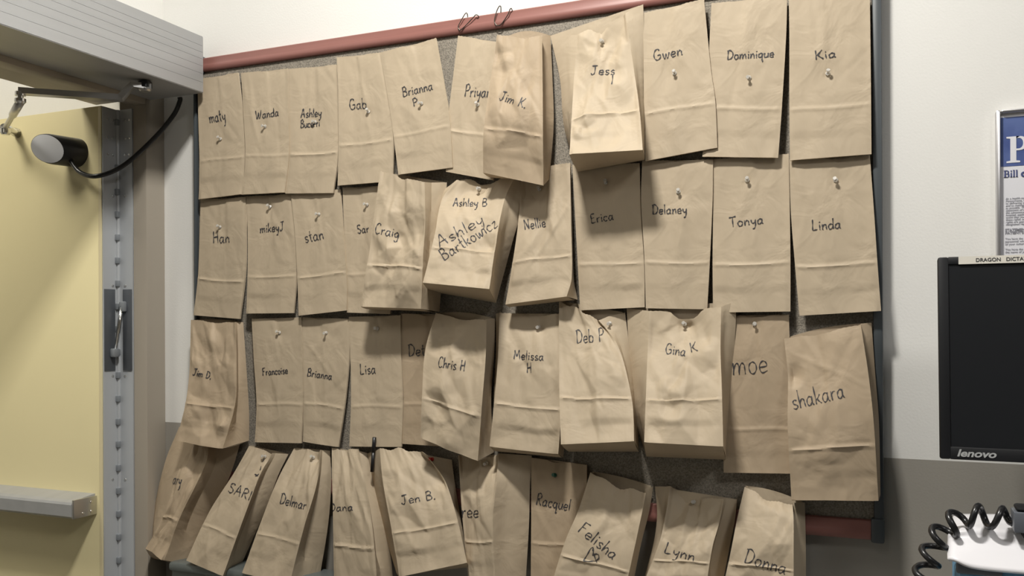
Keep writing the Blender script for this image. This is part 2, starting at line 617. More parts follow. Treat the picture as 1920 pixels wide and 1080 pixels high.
def rail(name, x1, x2, z1, z2):
    bm = bmesh.new()
    dz = z2 - z1
    prof = [(-0.001, z1), (-BT - 0.001, z1), (-BT - 0.004, z1 + dz * .1), (-BT - 0.0055, z1 + dz * .3), (-BT - 0.004, z1 + dz * .45),
            (-BT - 0.003, z1 + dz * .55), (-BT - 0.0025, z2 - 0.002), (-BT, z2), (-0.001, z2)]
    a = [bm.verts.new((x1, y, z)) for y, z in prof]
    b = [bm.verts.new((x2, y, z)) for y, z in prof]
    bm.faces.new(a)
    bm.faces.new(b[::-1])
    for i in range(len(prof)):
        j = (i + 1) % len(prof)
        bm.faces.new([a[i], a[j], b[j], b[i]])
    return bm_obj(name, bm, 'rail', bd, smooth=True)


rail('rail', bl + bt_, br - 0.02, zti, zto)
rail('rail', bl + bt_, br - 0.02, zbo, zbi)
tag(box('side_strip', (bl, -BT - 0.006, zbo), (bl + 0.007, -0.001, zto), 'slate', bd, bevel=0.002), 'dark slate side strip')
tag(box('side_strip', (PY(1636, 400, yf).x, -BT - 0.006, zbi), (br, -0.001, zto), 'slate', bd, bevel=0.004), 'dark slate side strip')
for z1, z2 in ((zbo - 0.004, zbi + 0.004), (zti - 0.004, zto + 0.004)):
    box('corner_cap', (PY(1633, 990, yf).x, -BT - 0.009, z1), (br + 0.001, -0.001, z2), 'slate', bd, bevel=0.004)
    box('corner_cap', (bl - 0.001, -BT - 0.009, z1), (bl + 0.026, -0.001, z2), 'slate', bd, bevel=0.004)

# wire hooks over the top rail
for k, (pts, lab) in enumerate((
    ([(877, 32), (876, 26), (873, 25), (866, 36), (859, 50), (862, 56), (864, 56), (874, 47), (888, 32), (892, 28), (896, 29), (898, 33)],
     'bent dark wire hook over the top rail, left of the pair'),
    ([(939, 24), (939, 13), (936, 12), (931, 22), (927, 38), (929, 45), (933, 48), (940, 45), (952, 28), (956, 18), (959, 16), (961, 22)],
     'bent dark wire hook over the top rail, right of the pair'))):
    q = []
    for i, (a, b) in enumerate(pts):
        q.append(PY(a, b, yf - 0.007 + (0.006 if i in (0, len(pts) - 1) else 0)))
    h = tube('wire_hook', catmull(q, 5), 0.0010, 'wire', None, 6)
    tag(h, lab, 'hook', 'wire hooks on the board rail')

# ------------------------------------------------------------------ handwriting glyphs
G = {
 'a': (.52, ['.40,.44 .24,.5 .07,.36 .03,.16 .12,.01 .26,.05 .38,.24 .41,.5 .39,.3 .41,.08 .50,.0']),
 'b': (.48, ['.06,1 .05,.5 .05,.0', '.05,.3 .2,.5 .4,.4 .42,.18 .3,.0 .05,.05']),
 'c': (.42, ['.40,.40 .25,.5 .06,.38 .03,.18 .14,.0 .38,.06']),
 'd': (.50, ['.42,.38 .28,.48 .08,.4 .03,.18 .12,.0 .3,.05 .42,.3 .44,1.0 .43,.3 .47,.0']),
 'e': (.44, ['.05,.24 .38,.28 .36,.44 .2,.5 .05,.36 .04,.15 .16,.0 .42,.08']),
 'g': (.48, ['.42,.42 .26,.5 .07,.38 .04,.2 .15,.06 .32,.12 .42,.4 .42,.0 .38,-.3 .22,-.4 .06,-.28']),
 'h': (.46, ['.06,1 .05,.5 .05,.0 .1,.3 .25,.48 .38,.4 .40,.2 .42,.0']),
 'i': (.18, ['.08,.5 .08,.25 .09,.0', '.07,.76 .11,.68']),
 'j': (.25, ['.14,.5 .14,-.2 .02,-.35', '.14,.72 .15,.68']),
 'k': (.44, ['.06,1 .05,.5 .05,.0', '.38,.5 .2,.3 .07,.22', '.15,.28 .28,.12 .42,.0']),
 'l': (.16, ['.07,1 .07,.5 .08,.0']),
 'm': (.74, ['.05,.5 .05,.25 .05,.0 .1,.3 .22,.48 .33,.4 .34,.0 .38,.3 .5,.48 .62,.4 .64,.2 .66,.0']),
 'n': (.46, ['.05,.5 .05,.25 .05,.0 .1,.3 .24,.48 .36,.4 .38,.2 .41,.0']),
 'o': (.46, ['.24,.5 .08,.42 .03,.22 .12,.02 .28,.0 .41,.18 .38,.4 .24,.5']),
 'q': (.50, ['.40,.42 .24,.5 .06,.38 .04,.18 .16,.04 .32,.12 .42,.46 .41,.0 .40,-.3 .45,-.42 .5,-.3']),
 'r': (.36, ['.05,.5 .06,.25 .06,.0 .08,.28 .18,.45 .34,.47']),
 's': (.38, ['.34,.44 .2,.5 .07,.4 .12,.28 .3,.2 .33,.08 .18,.0 .03,.06']),
 't': (.34, ['.16,.9 .15,.4 .18,.05 .3,.02', '.02,.55 .32,.58']),
 'u': (.48, ['.05,.5 .04,.2 .12,.02 .28,.05 .4,.28 .42,.5 .42,.15 .46,.0']),
 'v': (.42, ['.04,.5 .18,.0 .38,.5']),
 'w': (.62, ['.04,.5 .10,.05 .2,.04 .3,.4 .36,.05 .46,.05 .58,.5']),
 'y': (.46, ['.05,.5 .08,.22 .22,.14 .38,.3 .42,.5', '.42,.5 .38,.0 .28,-.35 .1,-.4']),
 'z': (.42, ['.05,.45 .36,.48 .05,.02 .4,.05']),
 '.': (.16, ['.05,.06 .1,.06 .1,.0 .05,.0 .05,.05']),
 ' ': (.34, []),
 'A': (.66, ['.04,.0 .2,.6 .3,.98 .36,.98 .46,.5 .58,.0', '.1,.36 .3,.4 .58,.42']),
 'B': (.58, ['.08,1 .07,.5 .06,.0', '.04,.92 .3,1.0 .45,.85 .4,.62 .12,.52 .4,.48 .52,.28 .42,.06 .06,.0']),
 'C': (.56, ['.5,.82 .36,1 .14,.85 .05,.45 .14,.1 .32,.0 .52,.12']),
 'D': (.64, ['.12,.98 .1,.5 .1,.0', '.0,.94 .3,1.0 .56,.75 .58,.4 .42,.1 .1,.0']),
 'E': (.5, ['.44,.95 .08,.9 .07,.5 .07,.03 .46,.08', '.07,.5 .36,.54']),
 'F': (.5, ['.08,.95 .07,.5 .06,.0', '.06,.95 .48,1.0', '.07,.52 .36,.56']),
 'G': (.68, ['.54,.85 .38,1 .16,.85 .05,.45 .14,.1 .34,.0 .56,.14 .6,.42 .34,.42']),
 'H': (.6, ['.08,1 .07,.5 .06,.0', '.5,1 .5,.5 .52,.0', '.07,.48 .5,.54']),
 'I': (.2, ['.1,1 .1,.5 .1,.0']),
 'J': (.6, ['.1,.95 .55,1.0', '.36,.98 .36,.4 .3,.08 .14,.0 .03,.18']),
 'K': (.58, ['.08,1 .07,.5 .06,.0', '.52,1 .3,.65 .08,.42', '.2,.5 .36,.22 .56,.0']),
 'L': (.5, ['.08,1 .06,.5 .06,.03 .25,.02 .46,.06']),
 'M': (.78, ['.05,.0 .1,.6 .12,.95 .26,.5 .34,.3 .46,.6 .6,.98 .64,.5 .7,.0']),
 'N': (.64, ['.07,.0 .08,.5 .09,.98 .3,.5 .5,.03 .52,.5 .54,1.0']),
 'P': (.52, ['.08,1 .07,.5 .06,.0', '.04,.92 .28,1.02 .46,.85 .44,.62 .28,.5 .08,.48']),
 'R': (.58, ['.08,1 .07,.5 .06,.0', '.04,.92 .28,1.02 .46,.85 .42,.62 .08,.5', '.2,.5 .36,.2 .54,.0']),
 'S': (.5, ['.44,.88 .28,1.0 .08,.85 .1,.62 .36,.45 .44,.2 .26,.0 .03,.12']),
 'T': (.6, ['.02,.92 .3,.95 .6,1.0', '.32,.95 .3,.5 .3,.0']),
 'W': (.86, ['.04,1 .1,.4 .18,.03 .3,.2 .4,.75 .46,.3 .54,.05 .66,.3 .8,1.0']),
 '@': (.1, []),
}


def glyph_strokes(text):
    x = 0
    out = []
    for ch in text:
        wd, ss = G[ch]
        for s in ss:
            pts = [Vector((float(a) + x, float(b), 0)) for a, b in (p.split(',') for p in s.split())]
            if len(pts) > 2:
                pts = catmull(pts, 5)
            out.append([(p.x, p.y) for p in pts])
        x += wd + 0.09
    return out, x - 0.09


def write(bag, bvh, strokes_px, wpx=2.3):
    """ink strokes given along the sight lines laid on the paper surface as flat ribbons"""
    verts, faces = [], []
    for st_ in strokes_px:
        pts = []
        for a, b in st_:
            hit, n, idx, dist = bvh.ray_cast(CAM, ray(a, b).normalized())
            if hit is None:
                if len(pts) > 1:
                    emit(pts, verts, faces, wpx)
                pts = []
                continue
            if n.dot(CAM - hit) < 0:
                n = -n
            pts.append((hit, n))
        if len(pts) > 1:
            emit(pts, verts, faces, wpx)
    if verts:
        mesh_obj('handwriting', verts, faces, 'ink', bag)


def emit(pts, verts, faces, wpx):
    base = len(verts)
    n = len(pts)
    for i, (p, nr) in enumerate(pts):
        d = pts[min(i + 1, n - 1)][0] - pts[max(i - 1, 0)][0]
        if d.length < 1e-7:
            d = Vector((1, 0, 0))
        view = (CAM - p).normalized()
        a = nr.cross(d).normalized()
        hw = wpx * 0.5 * (p - CAM).length / FPX * (0.8 + 0.35 * math.sin(i * 0.9 + base))
        o = p + nr * 0.0007
        verts.append(o + a * hw)
        verts.append(o - a * hw)
        if i:
            k = base + 2 * i
            faces.append((k - 2, k - 1, k + 1, k))


def seg_dense(line, step=2.0):
    out = [line[0]]
    for a, b in zip(line[:-1], line[1:]):
        L = math.hypot(b[0] - a[0], b[1] - a[1])
        k = max(1, int(L / step))
        for i in range(1, k + 1):
            out.append((a[0] + (b[0] - a[0]) * i / k, a[1] + (b[1] - a[1]) * i / k))
    return out


def text_px(text, x0, y0, x1, y1, h, slant=0.0):
    ss, W = glyph_strokes(text)
    ux, uy = (x1 - x0) / W, (y1 - y0) / W
    L = math.hypot(x1 - x0, y1 - y0)
    nx, ny = (y1 - y0) / L * h, -(x1 - x0) / L * h
    out = []
    for s in ss:
        line = [(x0 + ux * a + (nx + slant * (x1 - x0) / L * h) * b, y0 + uy * a + (ny + slant * (y1 - y0) / L * h) * b) for a, b in s]
        out.append(seg_dense(line))
    return out


# ------------------------------------------------------------------ paper bags
def facet_field(rng, ns, nt, nx, nz, amp, extra=()):
    """crumpled paper: heights at jittered points, linear over a Delaunay triangulation"""
    pts, h = [], []
    for i in range(nx + 1):
        for j in range(nz + 1):
            jx = 0 if i in (0, nx) else rng.uniform(-.42, .42)
            jz = 0 if j in (0, nz) else rng.uniform(-.42, .42)
            pts.append(Vector(((i + jx) / nx, (j + jz) / nz)))
            e = 0.35 if i in (0, nx) or j in (0, nz) else 1.0
            h.append(rng.uniform(-1, 1) * amp * e)
    for (s, t, a) in extra:
        pts.append(Vector((s, t)))
        h.append(a)
    vo, _, fo, ov, _, _ = delaunay_2d_cdt(pts, [], [], 0, 1e-6)
    hv = [h[o[0]] if o else 0 for o in ov]
    A = np.linspace(0, 1, ns + 1)
    B = np.linspace(0, 1, nt + 1)
    SS, TT = np.meshgrid(A, B, indexing='ij')
    H = np.zeros_like(SS)
    for f in fo:
        a, b, c = (np.array(vo[i]) for i in f)
        den = (b[1] - c[1]) * (a[0] - c[0]) + (c[0] - b[0]) * (a[1] - c[1])
        if abs(den) < 1e-12:
            continue
        w1 = ((b[1] - c[1]) * (SS - c[0]) + (c[0] - b[0]) * (TT - c[1])) / den
        w2 = ((c[1] - a[1]) * (SS - c[0]) + (a[0] - c[0]) * (TT - c[1])) / den
        w3 = 1 - w1 - w2
        m_ = (w1 >= -1e-6) & (w2 >= -1e-6) & (w3 >= -1e-6)
        H[m_] = (w1 * hv[f[0]] + w2 * hv[f[1]] + w3 * hv[f[2]])[m_]
    K = H.copy()
    return K


def interp_rows(rows, nt):
    """rows: list of Vectors top to bottom -> nt+1 smooth points (t=0 top)"""
    L = len(rows)
    if L == 2:
        return [rows[0].lerp(rows[1], k / nt) for k in range(nt + 1)]
    # chord-length parameter by z
    zs = [0]
    for a, b in zip(rows[:-1], rows[1:]):
        zs.append(zs[-1] + (b - a).length)
    tot = zs[-1]
    out = []
    for k in range(nt + 1):
        u = k / nt * tot
        i = 0
        while i < L - 2 and u > zs[i + 1]:
            i += 1
        t = (u - zs[i]) / (zs[i + 1] - zs[i])
        p1, p2 = rows[i], rows[i + 1]
        m1 = (rows[i + 1] - rows[max(i - 1, 0)]) / ((zs[i + 1] - zs[max(i - 1, 0)]) or 1) * (zs[i + 1] - zs[i])
        m2 = (rows[min(i + 2, L - 1)] - rows[i]) / ((zs[min(i + 2, L - 1)] - zs[i]) or 1) * (zs[i + 1] - zs[i])
        t2, t3 = t * t, t * t * t
        out.append(p1 * (2 * t3 - 3 * t2 + 1) + m1 * (t3 - 2 * t2 + t) + p2 * (-2 * t3 + 3 * t2) + m2 * (t3 - t2))
    return out


NS, NT, NG, NB = 52, 96, 8, 6
FLAT, FULL = 'flat', 'full'


def build_bag(seed, kind, rows, label, row_name, texts, pin=None, lift=0.0, crumple=None, dents=(), crease=0.69, darker=False,
              topdip=0.0, notch=0.35, mouth=0.0, gl=0.35, gr=0.35, wr=1.0, zig=0.0):
    rng = random.Random(seed)
    A, B, C, D = [], [], [], []
    nR = len(rows)
    for i, r in enumerate(rows):
        fr_ = i / (nR - 1)
        if kind == FLAT:
            xl, yl, xr, yr = r[:4]
            d = (0.75 + 0.95 * fr_ if len(r) < 5 else r[4]) + lift
            b = P(xl, yl, d)
            c = P(xr, yr, d)
            B.append(b)
            C.append(c)
            A.append(b + Vector((0, 0.0035, 0)))
            D.append(c + Vector((0, 0.0035, 0)))
        else:
            a, b, c, dd = r
            bb = P(*b)
            cc = P(*c)
            dm = 0.65 + 0.9 * fr_ + lift
            if a is None:
                aa = Vector((bb.x, -BT - dm / 100, bb.z - 0.004 * fr_))
            else:
                aa = P(a[0], a[1], max(a[2], dm))
            if dd is None:
                de = Vector((cc.x, -BT - dm / 100, cc.z - 0.004 * fr_))
            else:
                de = P(dd[0], dd[1], max(dd[2], dm))
            A.append(aa)
            B.append(bb)
            C.append(cc)
            D.append(de)
    Ai, Bi, Ci, Di = (interp_rows(q, NT) for q in (A, B, C, D))
    base = (A[0] + D[0]) / 2
    full = kind == FULL
    amp = (crumple * 1.15 if crumple is not None else (0.0048 if full else 0.0007))
    # world length of unit s / t
    Wd = (C[nR // 2] - B[nR // 2]).length
    Ht = (B[-1] - B[0]).length
    # projection of a pixel to s,t for dents and pin
    fb = []
    for i in range(NT + 1):
        fb.append((Bi[i], Ci[i]))

    def px_of(v):
        q = v - CAM
        z = q.dot(_F)
        return CX + FPX * q.dot(CR) / z, CY - FPX * q.dot(CU) / z

    cellpx = np.array([[px_of(fb[j][0].lerp(fb[j][1], i / NS)) for j in range(NT + 1)] for i in range(NS + 1)])

    def st_of(x, y):
        d2 = (cellpx[:, :, 0] - x) ** 2 + (cellpx[:, :, 1] - y) ** 2
        k = np.unravel_index(np.argmin(d2), d2.shape)
        return k[0] / NS, k[1] / NT

    extra = []
    dn = []
    for (x, y, a_mm, rad_px) in dents:
        s_, t_ = st_of(x, y)
        dn.append((s_, t_, a_mm / 1000, rad_px / FPX * 1.6))
    if full:
        H = facet_field(rng, NS, NT, 3, 5, amp * 1.7)
        H += facet_field(rng, NS, NT, 7, 11, amp * 0.42)
    else:
        H = facet_field(rng, NS, NT, 4, 5, amp * 1.5)
        H += facet_field(rng, NS, NT, 7, 13, amp * 0.55)
    Sg, Tg = np.meshgrid(np.linspace(0, 1, NS + 1), np.linspace(0, 1, NT + 1), indexing='ij')
    # factory folds: bottom flap line, flap and base edge
    wav = 0.006 * np.sin(Sg * 5 + seed) + rng.uniform(-0.012, 0.012) * (Sg - .5)
    T2 = Tg + wav
    kk = 1.6 if full else 1.0
    cz = crease
    prof_t = [0, cz - 0.035, cz - 0.012, cz + 0.004, cz + 0.02, cz + 0.14, cz + 0.185, cz + 0.25, 1.02]
    prof_h = [0, 0, 0.0000, 0.0022, 0.0006, 0.0014, -0.0012, 0.0006, 0.0036]
    sh = np.array(prof_h)
    H += np.interp(T2, prof_t[:5], prof_h[:5]) * kk * wr * rng.uniform(.7, 1.25)
    low = np.interp(T2, [0, cz + .02, cz + 0.14, cz + 0.185, cz + 0.25, 1.02], [0, 0, 0.0009, -0.0007, 0.0005, 0.0030])
    H += low * kk * wr * rng.uniform(.3, 1.2) * (0.75 + 0.45 * np.sin(Sg * rng.uniform(2, 6) + rng.uniform(0, 6)))
    # centre fold of the upper half
    cs = rng.uniform(.42, .62)
    am = rng.uniform(0.0006, 0.0016) * rng.choice((-1, 1)) * (2.0 if full else 1.0)
    H += am * np.clip((cz - Tg) / cz, 0, 1) * np.tanh((Sg - cs - 0.08 * (Tg - .3)) / 0.03)
    # long diagonal tent creases
    for _ in range(7 if full else 5):
        s0, t0 = rng.uniform(.1, .9), rng.uniform(.05, .6)
        an = rng.gauss(math.pi / 2, .45)
        L_ = rng.uniform(.12, .35)
        wd_ = rng.uniform(.03, .07)
        dx = (Sg - s0) * Wd
        dz = (Tg - t0) * Ht
        u_ = dx * math.cos(an) + dz * math.sin(an)
        v_ = -dx * math.sin(an) + dz * math.cos(an)
        Hh = np.clip(1 - np.abs(v_) / (wd_ * .22), 0, 1) * np.clip(1 - (np.abs(u_) / (L_ * .35)) ** 2, 0, 1)
        H += Hh * rng.uniform(.4, 1) * rng.choice((-1, 1)) * (0.0022 if full else 0.0009)
    for (s_, t_, a_, r_) in dn:
        rr = np.hypot((Sg - s_) * Wd, (Tg - t_) * Ht) / r_
        H += a_ * np.clip(1 - rr, 0, 1)
    if pin:
        s_, t_ = st_of(*pin)
        dpin = -(BT + 0.002) - fb[int(t_ * NT)][0].lerp(fb[int(t_ * NT)][1], s_).y
        rr = np.hypot((Sg - s_) * Wd, (Tg - t_) * Ht)
        need = -min(0.030, max(0.0, dpin - 0.004)) if full else -0.0028
        H += need * np.exp(-rr / (0.030 if full else 0.016))
    # ends of the side folds stay crisp
    edge = np.clip(np.minimum(Sg, 1 - Sg) / 0.06, 0.25, 1)
    H = H * edge
    verts, faces = [], []
    front = np.zeros((NS + 1, NT + 1), int)
    topdz = np.zeros(NS + 1)
    cs_n = st_of(*pin)[0] if (full and pin) else cs
    for i in range(NS + 1):
        s = i / NS
        nt_ = -0.0035 * math.exp(-(((s - cs_n) / (0.2 if full else 0.16)) ** 4)) * notch / 0.35
        topdz[i] = nt_ - topdip * math.sin(math.pi * s) + 0.0004 * math.sin(s * 90) + zig * math.sin(s * 13 + seed) * math.sin(math.pi * s)
    for i in range(NS + 1):
        s = i / NS
        for j in range(NT + 1):
            b, c = fb[j]
            p = b.lerp(c, s)
            n = (c - b).cross(Vector((0, 0, -1)) if j == NT else (fb[min(j + 1, NT)][0] - b)).normalized()
            if n.y > 0:
                n = -n
            p = p + n * H[i, j]
            fade = max(0, 1 - j / (NT * 0.12))
            p = p + Vector((0, 0, topdz[i] * fade))
            if p.y > -BT - 0.0006:
                p.y = -BT - 0.0006
            front[i, j] = len(verts)
            verts.append(p)
    for i in range(NS):
        for j in range(NT):
            faces.append((front[i, j], front[i, j + 1], front[i + 1, j + 1], front[i + 1, j]))
    # back panel
    back = {}
    for i in range(0, NS + 1):
        s = i / NS
        for j in range(NT + 1):
            if i == 0 or i == NS or i % 5 == 0:
                p = Ai[j].lerp(Di[j], s)
                fade = max(0, 1 - j / (NT * 0.1))
                p = p + Vector((0, 0, mouth * fade * math.sin(math.pi * min(1, s * 1.0 + 0.02))))
                back[i, j] = len(verts)
                verts.append(p)
    cols = [i for i in range(NS + 1) if i % 5 == 0]
    for a, b in zip(cols[:-1], cols[1:]):
        for j in range(NT):
            faces.append((back[b, j], back[b, j + 1], back[a, j + 1], back[a, j]))
    # sides with gusset
    cen = [(Ai[j] + Bi[j] + Ci[j] + Di[j]) / 4 for j in range(NT + 1)]
    for (fe, be, fi, bi, g) in ((Bi, Ai, 0, 0, gl), (Ci, Di, NS, NS, gr)):
        prevc = [front[fi, j] for j in range(NT + 1)]
        SH = facet_field(rng, NG, NT, 2, 7, 0.0022 if full else 0.0)
        for k in range(1, NG):
            u = k / NG
            curc = []
            for j in range(NT + 1):
                pf = verts[front[fi, j]]
                pb_ = verts[back[bi, j]]
                p = pf.lerp(pb_, u)
                wdt = (pf - pb_).length
                tt = 1 - j / NT
                inw = g * wdt * (1 - abs(2 * u - 1)) * min(1, tt / 0.25) * (0.5 + 0.5 * tt)
                dirx = (cen[j] - p)
                dirx.z = 0
                if dirx.length > 1e-5:
                    p = p + dirx.normalized() * (inw + SH[k, j] * math.sin(math.pi * u))
                curc.append(len(verts))
                verts.append(p)
            for j in range(NT):
                faces.append((prevc[j], prevc[j + 1], curc[j + 1], curc[j]))
            prevc = curc
        lastc = [back[bi, j] for j in range(NT + 1)]
        for j in range(NT):
            faces.append((prevc[j], prevc[j + 1], lastc[j + 1], lastc[j]))
    # bottom
    prevr = [front[i, NT] for i in range(NS + 1)]
    BH = facet_field(rng, NS, NB, 4, 2, 0.0015 if full else 0)
    for k in range(1, NB + 1):
        u = k / NB
        cur = []
        for i in range(NS + 1):
            s = i / NS
            p = verts[front[i, NT]].lerp(Ai[NT].lerp(Di[NT], s), u)
            if 0 < k < NB:
                p = p + Vector((0, 0, BH[i, k] - 0.002 * math.sin(math.pi * u) * full))
            cur.append(len(verts))
            verts.append(p)
        for i in range(NS):
            faces.append((prevr[i], cur[i], cur[i + 1], prevr[i + 1]))
        prevr = cur
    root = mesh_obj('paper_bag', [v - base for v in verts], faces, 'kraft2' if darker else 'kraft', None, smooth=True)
    root.location = base
    root.data.set_sharp_from_angle(angle=math.radians(38))
    tag(root, label, 'paper bag', row_name)
    bvh = BVHTree.FromPolygons(verts, faces)
    for tx in texts:
        if isinstance(tx, tuple):
            write(root, bvh, text_px(*tx), 2.2)
        else:
            write(root, bvh, [seg_dense(l) for l in tx], 2.2)
    return root, bvh


PINPROF = [(a_ * .85, b_ * .9) for a_, b_ in [(0.0030, 0.0), (0.0046, 0.0006), (0.0046, 0.0018), (0.0024, 0.0034), (0.0021, 0.0078), (0.0036, 0.0092), (0.0040, 0.0108), (0.0034, 0.0118)]]


def push_pin(bvh, x, y, where, m='clear', col='clear'):
    hit, n, idx, dist = bvh.ray_cast(CAM, ray(x, y).normalized())
    if hit is None:
        hit = P(x, y, 1)
    rng = random.Random(int(x * 7 + y))
    ax = Vector((rng.uniform(-.25, .15), -1, rng.uniform(-.1, .45))).normalized()
    o = empty('push_pin', hit)
    lathe('grip', PINPROF, hit + ax * 0.0005, ax, m, o, 12)
    deep = max(0.004, hit.y * -1 - BT + 0.005)
    tube('needle', [hit + ax * 0.001, Vector((hit.x - ax.x * .3 * deep, hit.y + min(deep, 0.012), hit.z - ax.z * .3 * deep))], 0.0006, 'steel', o, 6)
    tag(o, '%s push pin %s' % (col, where), 'push pin', '%s push pins in the bags' % col if col == 'clear' else None)
    return o


